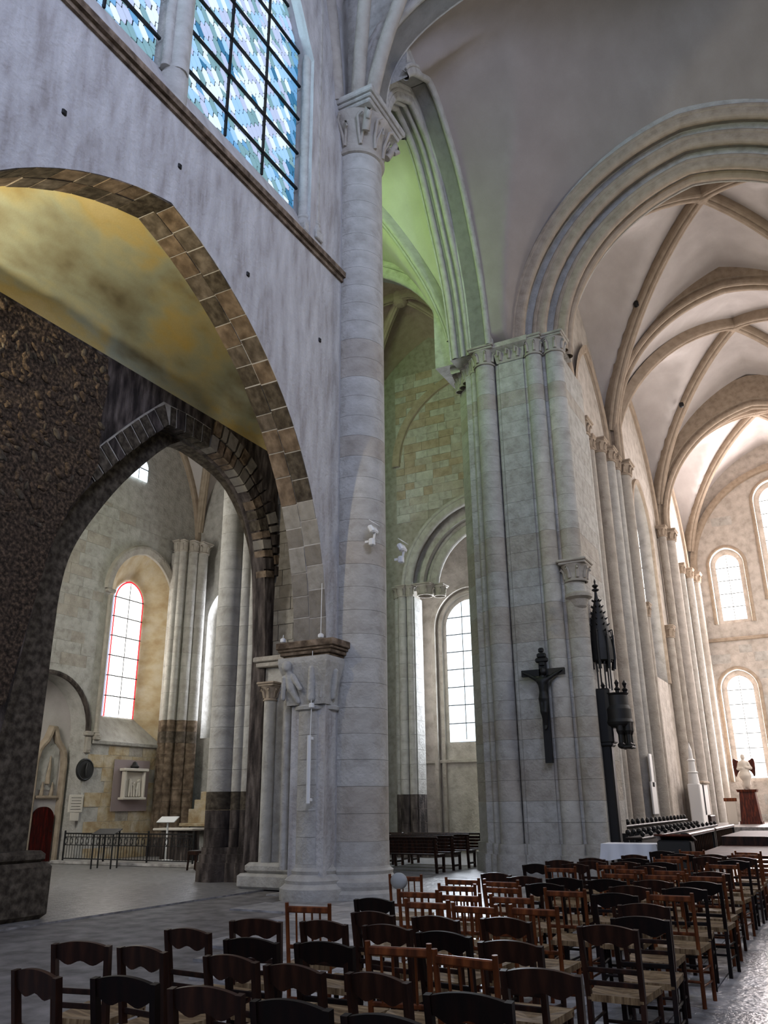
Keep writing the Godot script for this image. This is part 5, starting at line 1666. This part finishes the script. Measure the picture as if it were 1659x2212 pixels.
	# chapel benches
	for r in 4:
		for c in 2:
			bench("chapel_bench", "dark bench in the %s row of the chapel, %s half" % [["first", "second", "third", "fourth"][r], ["southern", "northern"][c]], "bench", Vector3(20.9 + 1.05 * r, 0, -10.8 - 2.6 * c), 2.4, M.dark_wood, "dark benches in front of the chapel", 4)
	# angel statue
	o = thing("pedestal", "dark red-brown tapering pedestal under the winged statue", "pedestal", Vector3(47.0, 0.6, -4.62))
	b = MB.new()
	b.xf = Transform3D(NS, Vector3.ZERO)
	for k in [[0.0, 0.14, 0.52, 0.5], [0.14, 1.5, 0.46, 0.36], [1.5, 1.62, 0.44, 0.48]]:
		b.hexa([Vector3(-k[2], k[0], k[2]), Vector3(k[2], k[0], k[2]), Vector3(k[3], k[1], k[3]), Vector3(-k[3], k[1], k[3]), Vector3(-k[2], k[0], -k[2]), Vector3(k[2], k[0], -k[2]), Vector3(k[3], k[1], -k[3]), Vector3(-k[3], k[1], -k[3])])
	part("shaft", b, M.red_wood, o)
	o = thing("winged_statue", "pale robed statue with dark wings standing on a pedestal", "statue", Vector3(47.0, 2.22, -4.62))
	put("body", figure([[Vector3(0, 1.55, 0), Vector3(0, 1.62, 0), 0.11, 0.1], [Vector3(0, 1.42, 0), Vector3(0, 1.34, 0), 0.06, 0.08], [Vector3(0, 1.26, -0.14), Vector3(0, 1.26, 0.14), 0.13, 0.13], [Vector3(0, 1.22, 0), Vector3(0, 0.9, 0), 0.2, 0.2], [Vector3(0, 0.86, 0), Vector3(0, 0.68, 0), 0.22, 0.29], [Vector3(0, 0.66, 0.05), Vector3(0, 0.2, 0.02), 0.23, 0.17], [Vector3(0, 0.2, 0.1), Vector3(-0.05, 0.06, 0.1), 0.12, 0.07], [Vector3(0, 0.2, -0.1), Vector3(-0.05, 0.06, -0.1), 0.12, 0.07],
		[Vector3(0, 1.24, -0.2), Vector3(-0.08, 1.0, -0.28), 0.08, 0.07], [Vector3(-0.08, 1.0, -0.28), Vector3(-0.2, 1.02, -0.08), 0.065, 0.05], [Vector3(0, 1.24, 0.2), Vector3(-0.06, 1.02, 0.32), 0.08, 0.07], [Vector3(-0.06, 1.02, 0.32), Vector3(-0.2, 1.05, 0.12), 0.065, 0.05]], 0.05, 0.04), M.marble, o)
	for s in [-1, 1]:
		b = MB.new()
		b.xf = Transform3D(NS, Vector3(0.12, 0, 0))
		var wing := smooth_through([Vector2(0.08, 1.3), Vector2(0.3, 1.42), Vector2(0.46, 1.5), Vector2(0.52, 1.3), Vector2(0.5, 0.9), Vector2(0.44, 0.62), Vector2(0.3, 0.85), Vector2(0.1, 1.0)], 4)
		for i in wing.size(): wing[i].x *= s
		b.extrude(wing, -0.05, 0.05)
		part("wing", b, M.red_wood, o)
	# white stone monuments along the choir wall
	o = thing("white_monument", "tall white stone monument with a pinnacle next to the choir stalls", "monument", Vector3(39.2, 0, -5.9))
	b = MB.new()
	b.box(Vector3(0, 1.2, 0), Vector3(1.2, 2.4, 0.5), 0.04)
	part("body", b, M.white, o)
	b = MB.new()
	b.box(Vector3(0.9, 1.75, 0.05), Vector3(1.6, 1.3, 0.4), 0.03)
	part("side_panel", b, M.white, o)
	b = MB.new()
	b.box(Vector3(0.9, 2.46, 0.05), Vector3(1.9, 0.12, 0.6), 0.03)
	part("ledge", b, M.rib, o)
	b = MB.new()
	b.lathe([[0.24, 2.4], [0.2, 2.8], [0.25, 2.86], [0.16, 2.9], [0.14, 3.3], [0.18, 3.36], [0.1, 3.42], [0.08, 3.8], [0.0, 4.1]], 8, Vector3(-0.35, 0, 0))
	part("pinnacle", b, M.white, o)
	b = MB.new()
	b.box(Vector3(1.5, 0.55, 0.1), Vector3(1.3, 1.1, 0.5), 0.03)
	part("dark_chest", b, M.dark_wood, o)
	o = thing("white_screen_stand", "stepped white board standing against the shafts behind the choir stalls", "board", Vector3(30.6, 1.05, -6.0))
	for k in [[0.0, 1.1, 0.75, 1.05], [0.0, 2.0, 0.4, 1.1]]:
		b = MB.new()
		b.box(Vector3(k[0], k[1] - 0.35, 0), Vector3(k[2], k[3], 0.06), 0.01)
		part("board", b, M.white, o)
	o = thing("red_board", "small reddish wooden board on a pale stand beside the pedestal", "sign", Vector3(46.6, 0.6, -5.45))
	b = MB.new()
	b.box(Vector3(0, 1.15, 0), Vector3(0.05, 0.16, 0.62), 0.01)
	part("board", b, M.oak, o)
	b = MB.new()
	b.box(Vector3(0.05, 0.55, 0), Vector3(0.1, 1.1, 0.46), 0.01)
	part("stand", b, M.marble, o)
	# floodlights and lamp on the column
	for k in 2:
		var at: Vector3 = [Vector3(14.62, 7.1, -8.1), Vector3(15.82, 7.0, -8.02)][k]
		o = thing("floodlight", ["small white floodlight on the shaded face of the round column", "small white floodlight sticking out from the column's edge"][k], "spotlight", at)
		b = MB.new()
		b.xf = Transform3D(Basis(Vector3.RIGHT, -0.5), Vector3.ZERO)
		b.box(Vector3(0, 0.12, 0.05), Vector3(0.26, 0.2, 0.12), 0.03)
		var housing := part("housing", b, M.white, o)
		b = MB.new()
		b.xf = Transform3D(Basis(Vector3.RIGHT, -0.9), Vector3(0, 0.2, 0.06))
		b.box(Vector3(0, 0.08, 0.04), Vector3(0.28, 0.16, 0.015), 0.004)
		part("visor", b, M.white, housing)
		b = MB.new()
		b.box(Vector3(0, -0.14, -0.04), Vector3(0.12, 0.16, 0.12), 0.02)
		bar(b, Vector3(0, -0.12, 0), Vector3(0, 0.1, 0.04), 0.04, 0.03)
		bar(b, Vector3(0, -0.12, -0.02), Vector3(0, -0.12, -0.2), 0.05, 0.05)
		part("bracket", b, M.white, o)
	o = thing("strip_lamp", "white tubular lamp fixed upright below the carved capital", "lamp", Vector3(13.8, 1.7, -9.1))
	b = MB.new()
	b.tube([Vector3(0, 0, 0), Vector3(0, 1.25, 0)], 0.04, 0.04, 10)
	part("tube", b, M.white, o)
	for y in [0.06, 1.19]:
		b = MB.new()
		b.box(Vector3(0.05, y, 0), Vector3(0.14, 0.07, 0.06), 0.015)
		part("clip", b, M.white, o)
	b = MB.new()
	b.tube([Vector3(0.03, 1.25, 0), Vector3(0.06, 1.8, 0), Vector3(0.08, 1.86, -0.02), Vector3(0.06, 2.9, 0.0)], 0.008, 0.008, 5)
	part("cable", b, M.white, o)
	b = MB.new()
	b.box(Vector3(0.06, 1.82, 0), Vector3(0.09, 0.1, 0.09), 0.015)
	part("junction_box", b, M.white, o)
	for k in 2:
		b = MB.new()
		b.box(Vector3.ZERO, Vector3(0.1, 0.1, 0.1), 0.02)
		b.tube([Vector3(0, 0.05, 0), Vector3(0, [0.12, 1.1][k], 0.01)], 0.008, 0.008, 5)
		var jb := part("junction_box", b, M.white)
		jb.position = [Vector3(13.95, 4.9, -9.9), Vector3(13.92, 4.9, -8.95)][k]
		meta(jb, ["white junction box on the impost beside the bay", "white junction box above the impost, next to the round column"][k], "socket box")
	# things in the north arm
	o = thing("iron_railing", "low wrought iron railing with a diamond frieze round the arm's altar", "railing", Vector3(20.1, 0.1, -19.9))
	b = MB.new()
	for k in [[0.8, 0.04], [0.7, 0.02], [0.46, 0.02], [0.06, 0.03]]: b.box(Vector3(0, k[0], 0), Vector3(0.035, k[1], 5.4), 0.0)
	part("rails", b, M.iron, o)
	for i in 46:
		b = MB.new()
		b.tube([Vector3(0, 0.06, -2.66 + 0.118 * i), Vector3(0, 0.8, -2.66 + 0.118 * i)], 0.009, 0.009, 5, false)
		part("bar", b, M.iron, o)
	for i in 23:
		b = MB.new()
		var z := -2.6 + 0.236 * i
		for q in [[Vector3(-0.01, 0.46, z), Vector3(-0.01, 0.58, z + 0.06)], [Vector3(-0.01, 0.58, z + 0.06), Vector3(-0.01, 0.7, z)], [Vector3(-0.01, 0.7, z), Vector3(-0.01, 0.58, z - 0.06)], [Vector3(-0.01, 0.58, z - 0.06), Vector3(-0.01, 0.46, z)]]: bar(b, q[0], q[1], 0.014, 0.014)
		part("diamond", b, M.bronze, o)
	for z in [-2.68, -0.9, 0.9, 2.68]:
		b = MB.new()
		b.box(Vector3(0, 0.44, z), Vector3(0.05, 0.9, 0.05), 0.01)
		part("post", b, M.iron, o)
	b = MB.new()
	b.box(Vector3(20.6, 0.05, -19.9), Vector3(1.4, 0.1, 6.1), 0.02)
	solid("kerb", b, M.slab_c, "stone kerb under the iron railing", "kerb")
	o = thing("iron_lectern", "dark iron lectern with a sloping plate in front of the railing", "lectern", Vector3(18.9, 0, -19.5), 0.35)
	b = MB.new()
	b.xf = Transform3D(Basis(Vector3(0, 0, 1), 0.25), Vector3(0, 1.0, 0))
	b.box(Vector3.ZERO, Vector3(0.55, 0.03, 0.72), 0.008)
	part("plate", b, M.iron, o)
	for k in [[-0.2, -0.3, 0.93], [-0.2, 0.3, 0.93], [0.2, 0.3, 1.03], [0.2, -0.3, 1.03]]:
		b = MB.new()
		bar(b, Vector3(k[0], 0, k[1]), Vector3(k[0], k[2], k[1]), 0.035, 0.035)
		part("leg", b, M.iron, o)
	o = thing("white_lectern", "pale lectern on a thin stem behind the iron railing", "lectern", Vector3(20.9, 0.1, -19.0), 0.3)
	b = MB.new()
	b.xf = Transform3D(Basis(Vector3(0, 0, 1), 0.4), Vector3(0, 1.2, 0))
	b.box(Vector3.ZERO, Vector3(0.4, 0.03, 0.6), 0.008)
	part("desk", b, M.white, o)
	b = MB.new()
	b.tube([Vector3(0, 0.04, 0), Vector3(0, 1.2, 0)], 0.03, 0.03, 10)
	b.lathe([[0.24, 0.0], [0.24, 0.03], [0.04, 0.05]], 16)
	part("stem", b, M.white, o)
	o = thing("altar_table", "pale stone altar table behind the lectern", "altar", Vector3(22.3, 0, -19.7))
	b = MB.new()
	b.box(Vector3(0, 0.98, 0), Vector3(0.8, 0.07, 1.7), 0.015)
	part("top", b, M.marble, o)
	b = MB.new()
	b.box(Vector3(0, 0.47, 0), Vector3(0.55, 0.94, 1.2), 0.02)
	part("block", b, M.dirty, o)
	o = thing("side_altar", "cream stone side altar with stepped shelves beside the corner shafts", "altar", Vector3(25.2, 0, -20.9))
	for k in [[1.05, 0.12, 1.1, 2.4, "altar_top"], [1.35, 0.5, 0.6, 2.0, "shelf"], [1.75, 0.34, 0.5, 1.5, "shelf"], [2.05, 0.3, 0.4, 1.0, "shelf"]]:
		b = MB.new()
		b.box(Vector3(0.2, k[0], 0), Vector3(k[2], k[1], k[3]), 0.02)
		part(k[4], b, M.cream, o)
	for z in [-1.0, 0.0, 1.0]:
		b = MB.new()
		b.lathe([[0.14, 0.0], [0.14, 0.1], [0.08, 0.16], [0.08, 0.86], [0.13, 0.94], [0.13, 0.99]], 12, Vector3(-0.15, 0, z))
		part("colonnette", b, M.cream, o)
	o = thing("low_stool", "small dark stool at the foot of the stained pillar", "stool", Vector3(19.4, 0, -16.5))
	b = MB.new()
	b.box(Vector3(0, 0.45, 0), Vector3(0.36, 0.12, 0.36), 0.02)
	part("seat", b, M.dark_wood, o)
	for k in [[-1, -1], [-1, 1], [1, -1], [1, 1]]:
		b = MB.new()
		bar(b, Vector3(k[0] * 0.16, 0, k[1] * 0.16), Vector3(k[0] * 0.14, 0.4, k[1] * 0.14), 0.04, 0.04)
		part("leg", b, M.dark_wood, o)
	# relief, medallion, plaques on the end wall
	b = MB.new()
	b.box(Vector3(23.15, 2.42, -22.94), Vector3(1.75, 1.75, 0.02))
	var pt := part("painted_field", b, M.lilac)
	meta(pt, "faded mauve square painted on the wall round the relief", "paint patch")
	o = thing("relief_panel", "white framed carved relief hung on the mauve wall field", "relief", Vector3(23.1, 1.95, -22.77))
	b = MB.new()
	b.box(Vector3(0, 0.5, -0.06), Vector3(0.92, 0.86, 0.06), 0.01)
	var plate := part("back_plate", b, M.marble, o)
	for k in [[0.0, 0.02, 1.16, 0.08, 0.26], [0.0, 1.0, 1.2, 0.1, 0.28], [-0.47, 0.5, 0.09, 0.9, 0.18], [0.47, 0.5, 0.09, 0.9, 0.18]]:
		b = MB.new()
		b.box(Vector3(k[0], k[1], 0), Vector3(k[2], k[3], k[4]), 0.015)
		part("frame_piece", b, M.marble, o)
	var bones := []
	for i in 6: bones.append_array([[Vector3(-0.32 + 0.13 * i, 0.12, -0.01), Vector3(-0.34 + 0.13 * i + 0.04 * sin(i * 2.0), 0.5 + 0.06 * sin(i * 1.7), 0.0), 0.05, 0.04], [Vector3(-0.34 + 0.13 * i + 0.04 * sin(i * 2.0), 0.58 + 0.06 * sin(i * 1.7), 0.0), Vector3(-0.34 + 0.13 * i + 0.04 * sin(i * 2.0), 0.6 + 0.06 * sin(i * 1.7), 0.0), 0.045, 0.045]])
	bones.append([Vector3(-0.2, 0.62, 0.0), Vector3(0.2, 0.3, 0.0), 0.03, 0.03])
	put("carved_scene", figure(bones, 0.015, 0.022), M.marble, plate)
	b = MB.new()
	b.lathe([[0.14, 1.06], [0.16, 1.12], [0.1, 1.18], [0.07, 1.26], [0.0, 1.3]], 10)
	part("ornament", b, M.bronze, o)
	b = MB.new()
	b.xf = Transform3D(Basis(Vector3.RIGHT, PI / 2), Vector3.ZERO)
	b.lathe([[0.0, -0.03], [0.37, -0.03], [0.37, 0.03], [0.33, 0.06], [0.3, 0.04], [0.0, 0.05]], 28)
	b.xf = Transform3D.IDENTITY
	b.tube([Vector3(0.04, -0.22, 0.06), Vector3(0.0, 0.0, 0.07), Vector3(0.05, 0.2, 0.06)], 0.05, 0.06, 8)
	var md := part("medallion", b, M.bronze)
	md.position = Vector3(20.95, 2.9, -22.94)
	meta(md, "round dark bronze medallion high on the end wall", "medallion")
	o = thing("wall_plaque", "grey-white inscribed plaque with a smaller tablet below it", "plaque", Vector3(20.72, 1.75, -22.95))
	b = MB.new()
	b.box(Vector3(0, 0.06, 0), Vector3(0.6, 0.56, 0.04), 0.01)
	part("tablet", b, M.marble, o)
	b = MB.new()
	b.box(Vector3(0.0, -0.36, 0), Vector3(0.36, 0.26, 0.04), 0.01)
	part("small_tablet", b, M.marble, o)
	b = MB.new()
	for i in 5: b.box(Vector3(0, 0.24 - 0.09 * i, 0.02), Vector3(0.44 - 0.05 * (i % 2), 0.014, 0.006))
	part("inscription_line", b, M.dirty, o)
# ---------------------------------------------------------------- chairs
func make_chair(kind: String) -> Node3D:        # faces east
	var o := Node3D.new()
	var wm: Material = {"dark": M.dark_wood, "black": M.black_wood, "oak": M.oak}[kind]
	var hw := 0.19
	for s in [-1, 1]:
		var b := MB.new()
		if kind == "oak":
			b.tube([Vector3(-0.17, 0, s * 0.17), Vector3(-0.18, 0.42, s * 0.18), Vector3(-0.23, 0.9, s * hw)], 0.019, 0.017, 8)
		else:
			bar(b, Vector3(-0.2, 0, s * 0.17), Vector3(-0.18, 0.44, s * 0.178), 0.034, 0.038)
			bar(b, Vector3(-0.18, 0.43, s * 0.178), Vector3(-0.24, 0.86, s * hw), 0.034, 0.038)
		part("rear_leg", b, wm, o)
		b = MB.new()
		b.tube([Vector3(0.19, 0, s * 0.19), Vector3(0.185, 0.42, s * 0.195), Vector3(0.185, 0.445, s * 0.195)], 0.018, 0.022, 8)
		part("leg", b, wm, o)
		b = MB.new()
		for y in [0.16, 0.28]: b.tube([Vector3(-0.18, y, s * 0.172), Vector3(0.186, y, s * 0.19)], 0.011, 0.011, 6)
		part("side_stretcher", b, wm, o)
	var b := MB.new()
	b.tube([Vector3(0.188, 0.22, -0.19), Vector3(0.188, 0.22, 0.19)], 0.012, 0.012, 6)
	part("front_stretcher", b, wm, o)
	b = MB.new()
	b.tube([Vector3(-0.185, 0.2, -0.17), Vector3(-0.185, 0.2, 0.17)], 0.011, 0.011, 6)
	part("rear_stretcher", b, wm, o)
	# woven rush seat, four triangles that dip to the middle
	b = MB.new()
	var c := [Vector3(-0.2, 0.44, -0.185), Vector3(-0.2, 0.44, 0.185), Vector3(0.205, 0.45, 0.215), Vector3(0.205, 0.45, -0.215)]
	var mid := Vector3(0.0, 0.428, 0.0)
	for i in 4:
		var p: Vector3 = c[i]
		var q: Vector3 = c[(i + 1) % 4]
		b.tri(p + Vector3.UP * 0.012, q + Vector3.UP * 0.012, mid)
		b.tri(q - Vector3.UP * 0.03, p - Vector3.UP * 0.03, mid - Vector3.UP * 0.02)
		b.quad(p - Vector3.UP * 0.03, q - Vector3.UP * 0.03, q + Vector3.UP * 0.012, p + Vector3.UP * 0.012)
	part("rush_seat", b, M.rush, o)
	if kind == "oak":
		for k in [[0.85, 0.05, 0.03], [0.57, 0.03, 0.022]]:
			b = MB.new()
			var x: float = lerpf(-0.18, -0.23, (k[0] - 0.42) / 0.48)
			b.box(Vector3(x, k[0], 0), Vector3(k[2], k[1], 0.37), 0.008)
			part("top_rail" if k[0] > 0.8 else "lower_rail", b, wm, o)
		for i in 4:
			b = MB.new()
			var z := -0.105 + 0.07 * i
			b.tube([Vector3(-0.198, 0.57, z), Vector3(-0.225, 0.83, z)], 0.0085, 0.0085, 6, false)
			part("spindle", b, wm, o)
	else:
		# broad crest rail, arched above and scalloped below
		var top := []
		var low := []
		for i in 17:
			var t := -1.0 + i / 8.0
			top.append(Vector2(t * 0.185, 0.862 + 0.026 * (1 - t * t)))
			low.append(Vector2(t * 0.18, 0.765 + 0.014 * cos(t * PI * 2) + 0.012 * t * t))
		var poly := PackedVector2Array(low)
		top.reverse()
		poly.append_array(PackedVector2Array(top))
		b = MB.new()
		b.xf = Transform3D(Basis(Vector3(0, 0, 1), 0.138) * Basis(Vector3(0, 0, 1), Vector3(0, 1, 0), Vector3(-1, 0, 0)), Vector3(-0.118, 0.0, 0))
		b.extrude(poly, -0.011, 0.011)
		part("crest_rail", b, wm, o)
		for y in ([0.56] if kind == "black" else [0.6, 0.52]):
			b = MB.new()
			b.box(Vector3(lerpf(-0.18, -0.24, (y - 0.43) / 0.43), y, 0), Vector3(0.018, 0.032, 0.36), 0.005)
			part("back_rail", b, wm, o)
	return o
func cloth_bundle(at: Vector3) -> void:
	# white pleated thing hung on a chair by the column
	var b := MB.new()
	var rr := []
	for i in 11:
		var line := []
		var t := PI * i / 10.0
		for k in 37:
			var a := TAU * k / 36.0
			var r := sin(t) * (0.1 + 0.006 * cos(a * 18)) + 0.0005
			line.append(Vector3(cos(a) * r * 0.6, -cos(t) * 0.09, sin(a) * r))
		rr.append(line)
	b.grid(rr, true)
	var hat := part("cloth_bundle", b, M.grey_linen)
	hat.position = at
	meta(hat, "round white pleated cloth on the back of a chair near the round column", "cloth")
func chairs() -> void:
	var proto := {}
	for k in ["dark", "black", "oak"]: proto[k] = make_chair(k)
	var spots := []
	# [x, z, turn in degrees, kind] of the top rail's middle
	for s in [[3.32, -3.82, -9, "dark"], [4.09, -4.33, 12, "dark"], [4.11, -3.87, -6, "dark"], [3.38, -3.27, 2, "black"], [4.81, -4.12, -4, "dark"], [3.36, -2.75, 3, "dark"], [4.08, -3.15, -8, "dark"], [5.41, -4.0, 12, "dark"], [4.64, -3.46, 0, "black"], [6.23, -4.09, 10, "oak"], [5.53, -3.49, -5, "dark"], [4.7, -2.96, 1, "black"], [3.99, -2.72, -9, "dark"],
		[3.97, -2.19, -14, "dark"], [6.99, -3.89, -5, "black"], [5.52, -2.97, -9, "dark"], [6.13, -3.42, -9, "dark"], [4.72, -2.46, 8, "oak"], [3.3, -2.24, -2, "black"], [3.25, -1.75, -4, "black"], [7.62, -3.77, 6, "oak"], [9.19, -4.7, 10, "oak"], [6.86, -3.3, 3, "oak"], [9.01, -3.9, 2, "oak"], [8.31, -3.66, 5, "oak"], [7.49, -3.28, 2, "oak"],
		[6.74, -2.84, -2, "oak"], [6.07, -2.86, -10, "dark"], [5.38, -2.48, -8, "black"], [6.2, -2.36, -10, "dark"], [8.32, -3.2, -5, "oak"], [7.51, -2.8, 2, "oak"], [10.05, -3.85, -10, "dark"], [4.57, -2.0, -8, "oak"], [5.2, -1.96, -2, "dark"], [3.74, -1.62, 1, "black"], [6.8, -2.36, -1, "oak"], [4.42, -1.52, 2, "dark"], [11.69, -3.95, -8, "black"], [11.9, -3.5, -14, "dark"], [13.2, -3.6, -10, "dark"], [14.2, -3.2, -8, "dark"],
		[12.33, -1.65, -4, "oak"], [8.98, -1.58, 8, "black"], [6.63, -1.5, 5, "black"]]: spots.append(s)
	var r := RandomNumberGenerator.new()
	r.seed = 99
	for row in 15:
		var x := 5.35 + 0.72 * row
		for k in 6:
			var z := -1.62 - 0.45 * k
			if x > 13.0 and k > 3: continue
			if x < 7.0 and k > 3: continue
			var p := [x + (r.randf() - 0.5) * 0.1, z + (r.randf() - 0.5) * 0.06, (r.randf() - 0.5) * 7.0, ["oak", "dark", "oak", "dark", "oak", "black"][r.randi() % 6]]
			var free := true
			for s in spots:
				if absf(s[0] - p[0]) < 0.5 and absf(s[1] - p[1]) < 0.43: free = false
			if free: spots.append(p)
	for it in 25:
		for i in spots.size():
			for j in i:
				var p: Array = spots[i]
				var q: Array = spots[j]
				var dx: float = p[0] - q[0]
				var dz: float = p[1] - q[1]
				if absf(dx) < 0.5 and absf(dz) < 0.475:
					if 0.5 - absf(dx) < 0.475 - absf(dz):
						var m := (0.505 - absf(dx)) * 0.5 * (1 if dx > 0 else -1)
						p[0] += m; q[0] -= m
					else:
						var m := (0.48 - absf(dz)) * 0.5 * (1 if dz > 0 else -1)
						p[1] += m; q[1] -= m
	cloth_bundle(Vector3(spots[21][0] - 0.062, 0.83, spots[21][1] - 0.05))
	# rows from the front edge of the field, places counted from the aisle
	var rows := {}
	for s in spots:
		var k := roundi((s[0] - 3.35) / 0.72)
		if not rows.has(k): rows[k] = []
		rows[k].append(s)
	var nth := ["first", "second", "third", "fourth", "fifth", "sixth", "seventh", "eighth", "ninth", "tenth", "eleventh", "twelfth", "thirteenth", "fourteenth", "fifteenth", "sixteenth", "seventeenth", "eighteenth"]
	var keys := rows.keys()
	keys.sort()
	for i in keys.size():
		var line: Array = rows[keys[i]]
		line.sort_custom(func(a, e): return a[1] > e[1])
		for j in line.size():
			var s: Array = line[j]
			var o: Node3D = proto[s[3]].duplicate()
			o.name = numbered("rush_chair")
			add_child(o)
			var a := deg_to_rad(s[2])
			o.position = Vector3(s[0], 0, s[1]) + Vector3(cos(a), 0, -sin(a)) * 0.235
			o.rotation.y = a
			var look: String = {"dark": "dark brown rush-seated chair with scalloped crest rail", "black": "almost black rush-seated chair with broad crest rail", "oak": "orange-brown spindle-backed rush chair"}[s[3]]
			meta(o, "%s, %s row back, %s from the aisle" % [look, nth[i], nth[j]], "chair", "rush-seated church chairs")
	for k in proto: proto[k].free()
